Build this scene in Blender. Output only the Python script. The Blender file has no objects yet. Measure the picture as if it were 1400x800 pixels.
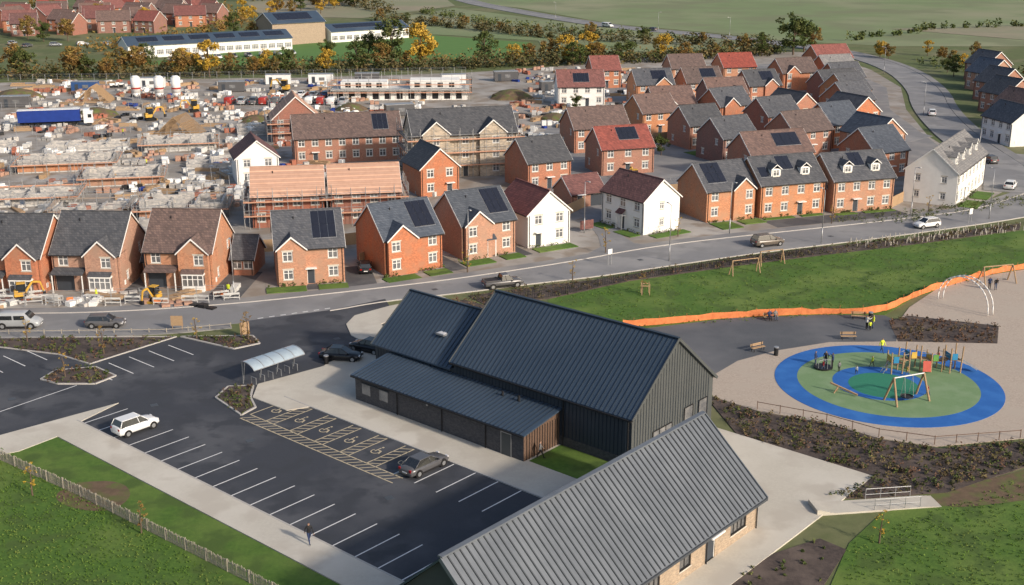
import bpy, math, random
from mathutils import Vector, Matrix
R=random.Random(7)
scene=bpy.context.scene
COL=scene.collection
rad=math.radians
# ------------------------------------------------------------------ materials
MATS={}
def mat(name,c1,c2=None,scale=1.0,rough=0.8,metal=0.0,bump=0.0,spec=0.3,c3=None,scale3=0.1,mode='noise',bw=0.22,bh=0.075,mortar=None,msize=0.01,detail=6,stretch=None,objvar=0.0,lo3=0.45,hi3=0.65,c4=None,scale4=0.5):
    if name in MATS: return MATS[name]
    m=bpy.data.materials.new(name); m.use_nodes=True
    nt=m.node_tree; N=nt.nodes; Lk=nt.links
    b=N["Principled BSDF"]
    b.inputs["Roughness"].default_value=rough; b.inputs["Metallic"].default_value=metal
    b.inputs["Specular IOR Level"].default_value=spec
    if c2 is None: c2=tuple(v*0.8 for v in c1)
    tc=N.new("ShaderNodeTexCoord")
    vec=tc.outputs["Object"]
    if stretch:
        mp=N.new("ShaderNodeMapping"); mp.inputs["Scale"].default_value=stretch
        Lk.new(vec,mp.inputs["Vector"]); vec=mp.outputs["Vector"]
    n=N.new("ShaderNodeTexNoise"); n.inputs["Scale"].default_value=scale; n.inputs["Detail"].default_value=detail
    n.inputs["Roughness"].default_value=0.65
    Lk.new(vec,n.inputs["Vector"])
    ramp=N.new("ShaderNodeMapRange"); ramp.inputs[1].default_value=0.32; ramp.inputs[2].default_value=0.68
    Lk.new(n.outputs["Fac"],ramp.inputs[0])
    mx=N.new("ShaderNodeMix"); mx.data_type='RGBA'
    mx.inputs["A"].default_value=(*c1,1); mx.inputs["B"].default_value=(*c2,1)
    Lk.new(ramp.outputs[0],mx.inputs["Factor"])
    out=mx.outputs["Result"]
    if mode=='brick':
        sx=N.new("ShaderNodeSeparateXYZ"); Lk.new(tc.outputs["Object"],sx.inputs[0])
        ad=N.new("ShaderNodeMath"); ad.operation='ADD'; Lk.new(sx.outputs[0],ad.inputs[0]); Lk.new(sx.outputs[1],ad.inputs[1])
        cb=N.new("ShaderNodeCombineXYZ"); Lk.new(ad.outputs[0],cb.inputs[0]); Lk.new(sx.outputs[2],cb.inputs[1])
        br=N.new("ShaderNodeTexBrick"); br.inputs["Scale"].default_value=1.0
        br.inputs["Brick Width"].default_value=bw; br.inputs["Row Height"].default_value=bh
        br.inputs["Mortar Size"].default_value=msize; br.inputs["Mortar Smooth"].default_value=0.3
        br.inputs["Color1"].default_value=(1.25,1.2,1.15,1); br.inputs["Color2"].default_value=(0.7,0.72,0.75,1)
        mo=mortar or (1.3,1.3,1.3); br.inputs["Mortar"].default_value=(*mo,1)
        Lk.new(cb.outputs[0],br.inputs["Vector"])
        mm=N.new("ShaderNodeMix"); mm.data_type='RGBA'; mm.blend_type='MULTIPLY'; mm.inputs["Factor"].default_value=1
        Lk.new(out,mm.inputs["A"]); Lk.new(br.outputs["Color"],mm.inputs["B"]); out=mm.outputs["Result"]
    for cc,ss,lo,hi in ((c3,scale3,lo3,hi3),(c4,scale4,0.50,0.62)):
        if cc is None: continue
        n3=N.new("ShaderNodeTexNoise"); n3.inputs["Scale"].default_value=ss; n3.inputs["Detail"].default_value=6
        Lk.new(tc.outputs["Object"],n3.inputs["Vector"])
        r3=N.new("ShaderNodeMapRange"); r3.inputs[1].default_value=lo; r3.inputs[2].default_value=hi
        Lk.new(n3.outputs["Fac"],r3.inputs[0])
        m3=N.new("ShaderNodeMix"); m3.data_type='RGBA'; m3.inputs["B"].default_value=(*cc,1)
        Lk.new(r3.outputs[0],m3.inputs["Factor"]); Lk.new(out,m3.inputs["A"]); out=m3.outputs["Result"]
    if objvar>0:
        oi=N.new("ShaderNodeObjectInfo"); mr=N.new("ShaderNodeMapRange"); mr.inputs[3].default_value=1-objvar; mr.inputs[4].default_value=1+objvar
        Lk.new(oi.outputs["Random"],mr.inputs[0]); hv=N.new("ShaderNodeHueSaturation"); Lk.new(mr.outputs[0],hv.inputs["Value"]); 
        mr2=N.new("ShaderNodeMapRange"); mr2.inputs[3].default_value=.75; mr2.inputs[4].default_value=1.08; Lk.new(oi.outputs["Random"],mr2.inputs[0]); Lk.new(mr2.outputs[0],hv.inputs["Saturation"])
        Lk.new(out,hv.inputs["Color"]); out=hv.outputs["Color"]
    Lk.new(out,b.inputs["Base Color"])
    if bump>0:
        bp=N.new("ShaderNodeBump"); bp.inputs["Strength"].default_value=bump; bp.inputs["Distance"].default_value=0.05
        Lk.new(n.outputs["Fac"],bp.inputs["Height"]); Lk.new(bp.outputs[0],b.inputs["Normal"])
    MATS[name]=m
    return m
brickA=mat("brick_orange",(0.43,0.175,0.095),(0.31,0.12,0.07),3,mode='brick',c3=(0.35,0.17,0.105),scale3=0.6,objvar=.18)
brickB=mat("brick_red",(0.33,0.135,0.09),(0.24,0.092,0.065),3,mode='brick',c3=(0.27,0.13,0.095),scale3=0.6,objvar=.18)
brickC=mat("brick_warm",(0.48,0.235,0.13),(0.36,0.16,0.088),3,mode='brick',c3=(0.40,0.22,0.135),scale3=0.6,objvar=.12)
brickBuff=mat("brick_buff",(0.36,0.29,0.215),(0.28,0.22,0.165),3,mode='brick')
brickDark=mat("brick_dark_grey",(0.088,0.086,0.090),(0.058,0.058,0.064),3,mode='brick')
render_w=mat("white_render",(0.80,0.79,0.76),(0.72,0.71,0.68),0.8,rough=0.9)
beige=mat("beige_blockwork",(0.45,0.39,0.31),(0.36,0.31,0.25),1.5,mode='brick',bw=0.45,bh=0.22)
T=dict(mode='brick',bw=0.33,bh=0.24,mortar=(0.6,0.6,0.6),msize=0.02,objvar=.15)
tileG=mat("slate_tiles_grey",(0.100,0.106,0.120),(0.072,0.077,0.088),1.2,rough=0.7,**T)
tileBl=mat("slate_tiles_blue",(0.088,0.106,0.135),(0.064,0.078,0.102),1.2,rough=0.65,**T)
tileB=mat("roof_tiles_brown",(0.175,0.118,0.105),(0.128,0.090,0.080),1.2,rough=0.8,**T)
tileR=mat("roof_tiles_red",(0.29,0.080,0.062),(0.21,0.064,0.052),1.2,rough=0.8,**T)
tileM=mat("roof_tiles_maroon",(0.20,0.083,0.075),(0.15,0.064,0.060),1.2,rough=0.8,**T)
tileLG=mat("roof_tiles_light_grey",(0.22,0.22,0.22),(0.17,0.17,0.175),1.2,rough=0.8,**T)
felt=mat("roof_underlay_pink",(0.56,0.36,0.27),(0.48,0.30,0.22),1,rough=0.9,mode='brick',bw=30,bh=0.25,mortar=(0.75,0.7,0.65),msize=0.03)
pvc=mat("white_upvc",(0.80,0.80,0.78),(0.74,0.74,0.72),2,rough=0.5)
cream=mat("cream_stone",(0.58,0.54,0.46),(0.50,0.46,0.40),3)
glass=mat("window_glass",(0.07,0.08,0.095),(0.22,0.22,0.22),0.9,rough=0.12,spec=0.9,objvar=.3)
black=mat("black_plastic",(0.022,0.022,0.024),None,3,rough=0.5)
darkdoor=mat("door_dark",(0.05,0.06,0.075),None,3,rough=0.5)
solar=mat("solar_cells",(0.014,0.017,0.028),(0.022,0.025,0.038),2,rough=0.25,spec=0.5)
alu=mat("aluminium",(0.45,0.46,0.47),(0.35,0.36,0.37),3,rough=0.4,metal=0.6)
metalRoof=mat("metal_roof_dark_blue",(0.050,0.076,0.112),(0.042,0.065,0.098),0.35,rough=0.38,spec=.45,c3=(0.060,0.086,0.122),scale3=0.15)
metalWall=mat("metal_cladding_anthracite",(0.085,0.092,0.092),(0.070,0.077,0.078),0.5,rough=0.5)
metalWallD=mat("metal_cladding_dark",(0.054,0.064,0.076),(0.044,0.052,0.064),0.5,rough=0.5)
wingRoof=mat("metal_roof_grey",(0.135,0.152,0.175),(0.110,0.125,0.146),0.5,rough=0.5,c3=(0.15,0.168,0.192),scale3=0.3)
seamG=mat("metal_seam_grey",(0.075,0.084,0.095),None,1,rough=0.5)
seamD=mat("metal_seam_dark",(0.030,0.045,0.066),None,1,rough=0.5)
timber=mat("timber",(0.42,0.29,0.17),(0.30,0.20,0.12),4,stretch=(1,1,6))
timberG=mat("timber_weathered",(0.42,0.38,0.31),(0.29,0.26,0.21),4)
timberD=mat("timber_dark_brown",(0.16,0.10,0.07),(0.11,0.07,0.05),4)
asphalt=mat("asphalt_new",(0.056,0.061,0.073),(0.044,0.048,0.058),14,rough=0.8,c3=(0.088,0.092,0.102),scale3=0.13,bump=0.2,c4=(0.047,0.051,0.06),scale4=0.4)
roadm=mat("asphalt_road",(0.235,0.236,0.242),(0.195,0.196,0.202),10,rough=0.9,c3=(0.275,0.272,0.27),scale3=0.12,c4=(0.20,0.20,0.203),scale4=0.25)
plazam=mat("asphalt_plaza",(0.105,0.112,0.124),(0.082,0.088,0.098),8,rough=0.9,c3=(0.138,0.141,0.15),scale3=0.12)
pavem=mat("pavement_tarmac",(0.22,0.22,0.225),(0.18,0.18,0.184),8,rough=0.9,c3=(0.27,0.262,0.252),scale3=0.2)
drivem=mat("driveway_tarmac",(0.085,0.086,0.093),(0.065,0.067,0.073),8,rough=0.9,c3=(0.12,0.12,0.122),scale3=0.3)
conc=mat("concrete_paving_buff",(0.53,0.50,0.43),(0.47,0.44,0.38),5,rough=0.9,c3=(0.57,0.54,0.475),scale3=0.12,c4=(0.465,0.43,0.37),scale4=0.3)
kerbm=mat("kerb_concrete",(0.48,0.46,0.43),(0.40,0.38,0.36),5)
blockm=mat("concrete_block",(0.46,0.45,0.43),(0.34,0.335,0.325),2,mode='brick',bw=0.45,bh=0.22)
white_p=mat("road_paint_white",(0.80,0.80,0.79),(0.62,0.62,0.61),6,rough=0.7)
yellow_p=mat("road_paint_yellow",(0.62,0.53,0.36),(0.46,0.39,0.27),6,rough=0.7)
grassA=mat("lawn_grass",(0.088,0.165,0.026),(0.052,0.112,0.018),2.2,rough=0.95,c3=(0.130,0.190,0.042),scale3=0.12,bump=0.9,c4=(0.066,0.112,0.024),scale4=0.33)
grassB=mat("rough_grass",(0.125,0.155,0.060),(0.085,0.11,0.040),1.2,rough=0.95,c3=(0.175,0.168,0.09),scale3=0.05,bump=0.6,c4=(0.10,0.12,0.048),scale4=0.2)
field=mat("field_grass_hazed",(0.185,0.235,0.115),(0.15,0.20,0.09),0.06,rough=0.95,c3=(0.245,0.25,0.155),scale3=0.012,c4=(0.17,0.19,0.105),scale4=0.03)  # far grass paled and greyed: distance haze put into the colour
stubble=mat("stubble_field",(0.29,0.255,0.18),(0.23,0.21,0.145),0.1,rough=0.95,c3=(0.21,0.225,0.135),scale3=0.02)
grassP=mat("playing_field_grass",(0.10,0.20,0.052),(0.085,0.175,0.043),0.3,rough=0.95)
soilm=mat("bark_mulch_soil",(0.098,0.076,0.066),(0.050,0.040,0.037),3,rough=0.95,bump=0.8,c3=(0.125,0.098,0.084),scale3=0.4)
earth=mat("brown_earth",(0.16,0.11,0.07),(0.105,0.075,0.048),1.2,rough=0.95,bump=0.6,c3=(0.11,0.13,0.04),scale3=0.7)
site=mat("construction_ground",(0.32,0.30,0.27),(0.22,0.20,0.18),0.35,rough=0.95,c3=(0.38,0.36,0.335),scale3=0.08,c4=(0.24,0.205,0.17),scale4=0.2)
chips=mat("wood_chip_surface",(0.48,0.405,0.335),(0.35,0.295,0.245),5,rough=0.95,bump=0.5,c3=(0.42,0.36,0.30),scale3=0.3)
rubB=mat("rubber_blue",(0.025,0.13,0.42),(0.02,0.11,0.36),6,rough=0.85,c3=(0.035,0.155,0.45),scale3=0.4)
rubG=mat("rubber_green",(0.18,0.28,0.14),(0.14,0.23,0.11),8,rough=0.85,c3=(0.20,0.29,0.16),scale3=0.5)
rubT=mat("rubber_teal",(0.035,0.21,0.13),(0.03,0.18,0.11),6,rough=0.85)
orange=mat("orange_mesh",(0.70,0.24,0.09),(0.50,0.15,0.055),1.5,rough=0.8)
steel=mat("galvanised_steel",(0.42,0.43,0.44),(0.32,0.33,0.34),3,rough=0.45,metal=0.5)
rubber=mat("tyre_rubber",(0.018,0.018,0.018),None,3,rough=0.85)
redl=mat("tail_light",(0.35,0.01,0.01),None,3,rough=0.3)
headl=mat("head_light",(0.7,0.7,0.72),None,3,rough=0.15)
carglass=mat("car_glass",(0.015,0.018,0.022),(0.03,0.035,0.04),1,rough=0.08,spec=0.8)
digy=mat("machine_yellow",(0.62,0.37,0.06),(0.50,0.29,0.045),3,rough=0.5)
poly=mat("polycarbonate",(0.36,0.44,0.50),(0.30,0.37,0.43),1,rough=0.15,spec=.6)
bluep=mat("lorry_curtain_blue",(0.015,0.045,0.25),(0.012,0.035,0.2),1,rough=0.5)
stonew=mat("light_membrane",(0.62,0.62,0.60),(0.46,0.46,0.45),1.5)
bark=mat("tree_bark",(0.14,0.10,0.07),(0.09,0.065,0.05),6)
def leafm(n,a,b,c): return mat(n,a,b,0.9,rough=0.8,c3=c,scale3=0.35,spec=0.1)
leafG=leafm("leaves_green",(0.085,0.115,0.035),(0.042,0.062,0.02),(0.12,0.13,0.045))
leafY=leafm("leaves_yellow",(0.48,0.32,0.045),(0.28,0.17,0.028),(0.55,0.36,0.07))
leafO=leafm("leaves_brown_orange",(0.28,0.165,0.055),(0.14,0.085,0.032),(0.20,0.17,0.05))
leafD=leafm("leaves_dark_hedge",(0.095,0.095,0.042),(0.046,0.05,0.023),(0.165,0.125,0.06))
leafR=leafm("stems_russet",(0.17,0.10,0.065),(0.09,0.055,0.04),(0.12,0.10,0.055))
def paint(n,c): return mat("car_paint_"+n,c,tuple(v*0.92 for v in c),0.6,rough=0.25,spec=0.6)
pWhite=paint("white",(0.75,0.76,0.76)); pBlack=paint("black",(0.012,0.013,0.016)); pGrey=paint("grey",(0.10,0.10,0.105))
pSilver=paint("silver",(0.36,0.38,0.40)); pGold=paint("bronze",(0.13,0.11,0.09)); pBlue=paint("blue",(0.03,0.08,0.22)); pRed=paint("red",(0.35,0.03,0.02))
# ------------------------------------------------------------------ mesh helper
class MB:
    def __init__(s): s.v=[]; s.f=[]
    def add(s,vs,fs):
        n=len(s.v); s.v+= [tuple(v) for v in vs]; s.f+=[tuple(i+n for i in f) for f in fs]
    def quad(s,*p): s.add(p,[tuple(range(len(p)))])
    def box(s,x0,y0,z0,x1,y1,z1):
        s.add([(x0,y0,z0),(x1,y0,z0),(x1,y1,z0),(x0,y1,z0),(x0,y0,z1),(x1,y0,z1),(x1,y1,z1),(x0,y1,z1)],
              [(0,3,2,1),(4,5,6,7),(0,1,5,4),(1,2,6,5),(2,3,7,6),(3,0,4,7)])
    def obox(s,c,sz,rz=0,tilt=0):
        M=Matrix.Translation(c)@Matrix.Rotation(rz,4,'Z')@Matrix.Rotation(tilt,4,'Y')
        a,b,d=sz[0]/2,sz[1]/2,sz[2]/2
        s.add([M@Vector(p) for p in [(-a,-b,-d),(a,-b,-d),(a,b,-d),(-a,b,-d),(-a,-b,d),(a,-b,d),(a,b,d),(-a,b,d)]],
              [(0,3,2,1),(4,5,6,7),(0,1,5,4),(1,2,6,5),(2,3,7,6),(3,0,4,7)])
    def cyl(s,p0,p1,r0,r1=None,n=8):
        if r1 is None: r1=r0
        p0=Vector(p0);p1=Vector(p1);d=(p1-p0)
        if d.length<1e-6: return
        q=d.normalized().to_track_quat('Z','Y')
        vs=[];
        for p,r in((p0,r0),(p1,r1)):
            for i in range(n):
                a=2*math.pi*i/n; vs.append(p+q@Vector((r*math.cos(a),r*math.sin(a),0)))
        fs=[(i,(i+1)%n,n+(i+1)%n,n+i) for i in range(n)]+[tuple(range(n))[::-1],tuple(range(n,2*n))]
        s.add(vs,fs)
    def beam(s,p0,p1,w,h):
        p0=Vector(p0);p1=Vector(p1);d=(p1-p0); x=d.normalized()
        up=Vector((0,0,1)) if abs(x.z)<0.95 else Vector((0,1,0))
        y=up.cross(x).normalized(); z=x.cross(y)
        vs=[]
        for p in(p0,p1):
            for a,b in((-1,-1),(1,-1),(1,1),(-1,1)): vs.append(p+y*a*w/2+z*b*h/2)
        s.add(vs,[(0,1,2,3)[::-1],(4,5,6,7),(0,1,5,4),(1,2,6,5),(2,3,7,6),(3,0,4,7)])
    def loft(s,rings,close=True):
        n=len(rings[0]); vs=[p for r in rings for p in r]; fs=[]
        for k in range(len(rings)-1):
            for i in range(n if close else n-1):
                j=(i+1)%n; fs.append((k*n+i,k*n+j,(k+1)*n+j,(k+1)*n+i))
        fs.append(tuple(range(n))[::-1]); fs.append(tuple(range((len(rings)-1)*n,len(rings)*n)))
        s.add(vs,fs)
    def make(s,name,m,parent=None,smooth=False,loc=None,rot=0,bevel=0):
        me=bpy.data.meshes.new(name); me.from_pydata(s.v,[],s.f); me.update()
        if smooth:
            for p in me.polygons: p.use_smooth=True
        me.materials.append(m)
        o=bpy.data.objects.new(name,me); COL.objects.link(o)
        if parent: o.parent=parent
        if loc is not None: o.location=loc
        if rot: o.rotation_euler=(0,0,rot)
        if bevel:
            b=o.modifiers.new("b",'BEVEL'); b.width=bevel; b.segments=2; b.limit_method='ANGLE'
        return o
class Thing:
    def __init__(s,name,loc,rotdeg=0):
        s.e=bpy.data.objects.new(name,None); s.e.location=(loc[0],loc[1],loc[2] if len(loc)>2 else 0)
        s.e.rotation_euler=(0,0,rad(rotdeg)); s.e.empty_display_size=0.3; COL.objects.link(s.e); s.p={}
    def __call__(s,part,m,smooth=False,bevel=0):
        if part not in s.p: s.p[part]=(MB(),m,smooth,bevel)
        return s.p[part][0]
    def done(s):
        for k,(b,m,sm,bv) in s.p.items():
            if b.v: b.make(k,m,s.e,sm,bevel=bv)
        return s.e
# ------------------------------------------------------------------ ground sheets
def sheet(name,pts,z,m,skirt=True):
    n=len(pts); vs=[(x,y,z) for x,y in pts]; fs=[tuple(range(n))]
    area=sum(pts[i][0]*pts[(i+1)%n][1]-pts[(i+1)%n][0]*pts[i][1] for i in range(n))
    if area<0: vs=vs[::-1]
    if skirt:
        vs+= [(x,y,-0.3) for x,y,_ in vs]
        fs+=[(i+n,(i+1)%n+n,(i+1)%n,i) for i in range(n)]
    me=bpy.data.meshes.new(name); me.from_pydata(vs,[],fs); me.materials.append(m)
    o=bpy.data.objects.new(name,me); COL.objects.link(o); return o
def smoothline(P,it=2):
    for _ in range(it):
        Q=[P[0]]
        for a,b in zip(P,P[1:]):
            Q.append((a[0]*.75+b[0]*.25,a[1]*.75+b[1]*.25)); Q.append((a[0]*.25+b[0]*.75,a[1]*.25+b[1]*.75))
        Q.append(P[-1]); P=Q
    return P
def offs(P,d):
    Q=[]
    for i,p in enumerate(P):
        a=Vector(P[max(i-1,0)]);b=Vector(P[min(i+1,len(P)-1)]); t=(b-a).normalized(); Q.append((p[0]-t.y*d,p[1]+t.x*d))
    return Q
def strip(name,P,d0,d1,z,m): return sheet(name,offs(P,d0)+offs(P,d1)[::-1],z,m)
def kerb(name,P,w=0.15,h=0.12,m=None,closed=False):
    if closed: P=P+[P[0]]
    b=MB()
    for a,c in zip(P,P[1:]): b.beam((a[0],a[1],h/2),(c[0],c[1],h/2),w,h)
    return b.make(name,m or kerbm)
def densify(P,step):
    Q=[]
    for a,b in zip(P,P[1:]):
        L=math.dist(a,b); n=max(1,int(L/step))
        for i in range(n): t=i/n; Q.append((a[0]+(b[0]-a[0])*t,a[1]+(b[1]-a[1])*t))
    Q.append(P[-1]); return Q
def inpoly(x,y,P):
    c=False; j=len(P)-1
    for i in range(len(P)):
        if (P[i][1]>y)!=(P[j][1]>y) and x<(P[j][0]-P[i][0])*(y-P[i][1])/(P[j][1]-P[i][1])+P[i][0]: c=not c
        j=i
    return c
O0=(10.35,95.9)
def S(u,w): return (O0[0]+.755*u+.656*w, O0[1]-.656*u+.755*w)
sheet("ground",[(-1500,-300),(1500,-300),(1500,2500),(-1500,2500)],0,grassB,False)
sheet("field",[(-30,690),(5,640),(45,545),(78,508),(105,470),(140,450),(330,450),(700,900),(500,1500),(-300,1500)],0.06,field,False)
sheet("field",[(-60,470),(-60,560),(-30,640),(38,530),(72,492),(98,458),(88,440),(12,425),(10,470),(-38,500)],0.09,field,False)
sheet("stubble_field",[(-70,575),(-30,655),(-45,760),(-170,760),(-120,590)],0.12,stubble,False)
sheet("stubble_field",[(160,520),(330,560),(340,520),(200,470)],0.16,stubble,False)
sheet("stubble_field",[(100,880),(600,900),(600,1100),(0,1100)],0.16,stubble,False)
sheet("playing_field",[(-125,392),(-81,455),(-38,496),(8,462),(2,412),(-33,400),(-70,390)],0.14,grassP,False)
constrP=[(-110,137),(-62,139),(-49,139.5),(-34,143),(-21,148),(-10,152),(0,157),(9,164),(13,167),(18,171),(27,174),(45,181),(58,186),(76,194),(90,212),(90,238),(91,262),(98,300),(109,340),(112,380),(110,420),(101,432),(39,412),(14,389),(-14,373),(-55,362),(-108,357),(-148,350),(-230,345)]
sheet("construction_ground",constrP,0.012,site,False)
sheet("estate_paving",[(8,184),(22,200),(40,203),(62,208),(88,235),(94,300),(105,340),(104,400),(60,390),(20,340),(4,250)],0.02,pavem,False)
near=smoothline([(-130,128.5),(-101,130),(-59,131.5),(-42,132.5),(-32,135.5),(-23,139.5),(-16,144),(-6,147.5),(4,152),(11,154.5),(20,159),(35,166.5),(46,171),(60,177),(81,187),(100,199),(125,220)])
far=smoothline([(-130,136),(-105,137),(-62,139),(-49,139.5),(-34,143),(-21,148),(-10,152.5),(0,157.5),(9,162.5),(18,168.5),(27,173),(45,180),(58,185),(65,188),(76,193),(88,204),(110,226)])
sheet("road",near+far[::-1],0.03,roadm)
sheet("side_road",[(9,163),(13,170),(13,176),(11.5,186),(8,215),(6,235),(9,236),(12,216),(15.5,188),(16.5,177),(18,172),(22,170)],0.038,roadm)
fr=smoothline([(-100,1000),(-30,700),(-2,625),(41,530),(76,494),(103,456),(118,423),(121,381),(114,335),(104,300),(97,262),(95,240),(93,222),(87,206)])
strip("far_road",fr,-4.5,4.5,0.18,roadm)
strip("far_pavement",fr,4.6,6.6,0.22,pavem)
sheet("road_link",[(94,245),(92,232),(130,213),(180,200),(185,210),(130,226)],0.19,roadm)
strip("pavement",far,0.05,1.9,0.12,pavem)
kerb("kerb",far,0.14,0.13)
kerb("kerb",near[22:],0.14,0.13)
strip("pavement",near[:18],-1.6,-0.05,0.12,pavem)
sheet("estate_road",[(8,235),(18,262),(24,300),(30,345),(38,345),(33,300),(26,262),(15,235)],0.05,roadm)
sheet("estate_road",[(24,225),(60,240),(90,268),(92,262),(62,233),(26,218)],0.056,roadm)
AS=[(-95,127.3),(-31,130.9),(-32,136.2),(-22,140.6),(-16,145),(-11,128),(3.6,89.6),(-7.5,76.9),(-41.6,106.4),(-39,110.8),(-47.5,103),(-62,92),(-100,80)]
sheet("car_park",AS,0.035,asphalt)
sheet("paving_terrace",[S(-36,-9.2),S(-0.9,-9.2),S(-0.9,-33),S(16.6,-33),S(16.6,12.6),S(-40,12.6),S(-40,0)],0.12,conc)
sheet("entrance_path",[(-26,112.3),(-26.2,115.9),(-20.5,120.8),(-15,126.6),(-18.5,131),(-19.6,135),(-19,138.2),(-15.2,141.9),(-9,146),(-7,143.5),(-13,138.5),(-15.5,135),(-14,131),(-8,124),(-15,112),(-22,109)],0.116,conc)
sheet("footpath",[S(-46.3,-26),S(-0.9,-26),S(-0.9,-29.2),S(-47,-29.2)],0.11,conc)
sheet("footpath",[(-39,110.9),(-47.6,103.1),(-62,92),(-64,89),(-44.5,99.6),(-41.9,103.2),(-41.2,106.3)],0.108,conc)
sheet("lawn",[S(-0.9,-29.25),S(-47,-29.25),(-62,88),(-90,60),(-40,20),(20,20),(20,60),S(4,-36)],0.05,grassA,False)
sheet("lawn",[(26,83),(30,88),(36,90.2),(45,95.5),(60,99),(90,90),(70,50),(20,50),(20.9,66),(22.6,76),(25,81)],0.055,grassA,False)
sheet("earth_patch",smoothline([(-37,93.5),(-33.5,93.8),(-31.5,91),(-32.5,88),(-36,88.6),(-38.5,91),(-37,93.5)]),0.058,earth,False)
sheet("earth_patch",smoothline([(33,91),(40,93.5),(47,97),(57,99.5),(58,96),(48,91.5),(42,90),(35.5,88.5),(33,91)]),0.064,earth,False)
sheet("lawn",[S(-7.7,-4.6),S(-0.2,-4.6),S(-0.2,-0.1),S(-7.7,-0.1)],0.15,grassA)
sheet("lawn",[(4.6,144.8),(15.5,152.6),(30.2,159.5),(44.7,165.5),(58.7,171),(77.4,179),(100,190),(100,165),(70,158.6),(61.2,153.4),(51,145.7),(45.2,138.7),(38.1,138.9),(26.3,137.5),(15,133.6),(4,138)],0.05,grassA)
sheet("plaza",[(15,133.4),(26.3,137.3),(38,138.6),(45,138.4),(46,136),(43.7,128.8),(36,128.8),(29.2,125.7),(19.9,116.9),(9,120)],0.056,plazam)
ch=[(19.9,116.9),(24.5,122.8),(29.3,126),(36,128.8),(43.6,129),(46,136),(49,141.5),(56.8,151.5),(63,155),(69.8,158),(90,164),(80,130),(60,102),(47.3,102.5),(38.6,100.7),(34,102.5),(30,106),(24,109),(19.4,113.3)]
sheet("wood_chip_surfacing",ch,0.062,chips)
beds=dict(a=[(44.9,136.2),(47.8,138.2),(57.3,134.4),(54.8,128.3),(43.8,129)],
 b=[(19.4,113.1),(24,108.8),(30,105.8),(34,102.3),(39,100.2),(48,102),(56,101.5),(52,95),(44.9,96.4),(36.5,91.5),(29.4,90.5),(26,90.5),S(16.7,12.7),S(3,12.7)],
 c=[(15.1,77),(20,81.5),(23.9,83.7),(25.5,82),(22.6,77),(20.9,68),(10,66),(11,72)],
 d=[(-95,129.7),(-38.5,130.6),(-45.5,121.8),(-50,124.8),(-58,127.3),(-95,127.6)],
 e=[(-49.1,117.3),(-48.5,119.8),(-44.6,120.9),(-41.6,118.3),(-43,116),(-46.8,116)],
 f=[(-38,130.6),(-29.8,130.9),(-28.5,128.3),(-31,126.5)],
 g=[(-29.7,112.3),(-29.1,115.3),(-26.6,115.5),(-26.2,112.3),(-25.2,109.8),(-26.2,107.9)],
 h=[(-5.6,146.2),(3.8,150.6),(11.2,153.2),(20,157.8),(35,165.3),(46,170),(58.7,174.5),(80,184),(78,180),(58.7,171),(44.7,165.5),(33.6,161),(15.5,152.8),(4.6,145),(-3,142)],
 i=[(-13,137),(-9,143),(-6,144.5),(-3,142),(-6,134)],
 j=[(55,121),(58,124.5),(66,122),(62,112),(56.5,114)])
for k,P in beds.items(): sheet("planting_bed",P,0.13 if k in "efg" else (0.079 if k=='j' else 0.075),soilm)
for k in "efg": kerb("kerb",beds[k],0.2,0.15,closed=True)
kerb("kerb",beds['d'][:5],0.16,0.13)
kerb("kerb",[S(-36,-9.2),S(-0.9,-9.2)],0.15,0.14); kerb("kerb",[S(-46.3,-26),S(-0.9,-26)],0.15,0.13)
def disc(name,c,r,z,m,n=96,sx=1): return sheet(name,[(c[0]+r*sx*math.cos(2*math.pi*i/n),c[1]+r*math.sin(2*math.pi*i/n)) for i in range(n)],z,m)
PC=(38.8,116.3)
disc("play_surface_outer",PC,11.4,0.085,rubB); disc("play_surface_ring",PC,9.1,0.091,rubG)
disc("play_surface_inner_ring",(38.0,116.2),4.75,0.097,rubB); disc("play_surface_centre",(38.2,115.6),3.5,0.103,rubT)
# ------------------------------------------------------------------ parking lines
ml=MB()
def line(b,p,q,w=0.115,z=0.042):
    p=Vector(p);q=Vector(q);t=(q-p).normalized();n=Vector((-t.y,t.x))*w/2
    b.quad((p.x-n.x,p.y-n.y,z),(q.x-n.x,q.y-n.y,z),(q.x+n.x,q.y+n.y,z),(p.x+n.x,p.y+n.y,z))
for i in range(18): line(ml,S(-45.2+2.55*i,-26+.1),S(-45.2+2.55*i,-21.2))
for i in range(6): line(ml,S(-15+2.6*i,-14.2),S(-15+2.6*i,-9.3))
for k in range(-1,4):
    p=(-43.6+.656*2.5*k,122.2+.755*2.5*k); line(ml,p,(p[0]+.755*4.8,p[1]-.656*4.8))
for k in range(-4,3):
    p=(-57.5+.656*2.5*k,122.5+.755*2.5*k); line(ml,p,(p[0]+.755*4.8,p[1]-.656*4.8))
line(ml,(-50.5,108),(-44.8,115.7))
ml.make("parking_bay_lines",white_p)
my=MB()
u=-35.0
for i in range(6):
    line(my,S(u,-14.2),S(u,-9.4)); line(my,S(u+2.4,-14.2),S(u+2.4,-9.4))
    for j in range(6): line(my,S(u+2.4,-14.2+.8*j),S(u+3.55,-13.4+.8*j),0.1)
    cx,cw=u+1.2,-12
    for a in range(10):
        t0=math.pi*(.8+1.5*a/10);t1=math.pi*(.8+1.5*(a+1)/10)
        line(my,S(cx+.42*math.cos(t0),cw+.42*math.sin(t0)),S(cx+.42*math.cos(t1),cw+.42*math.sin(t1)),0.1)
    line(my,S(cx-.1,cw),S(cx-.1,cw+.8),.12); line(my,S(cx-.1,cw+.35),S(cx+.4,cw+.35),.1); line(my,S(cx+.4,cw+.35),S(cx+.6,cw-.2),.1); line(my,S(cx-.15,cw+1.0),S(cx+.05,cw+1.0),.2)
    u+=3.55
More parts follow.
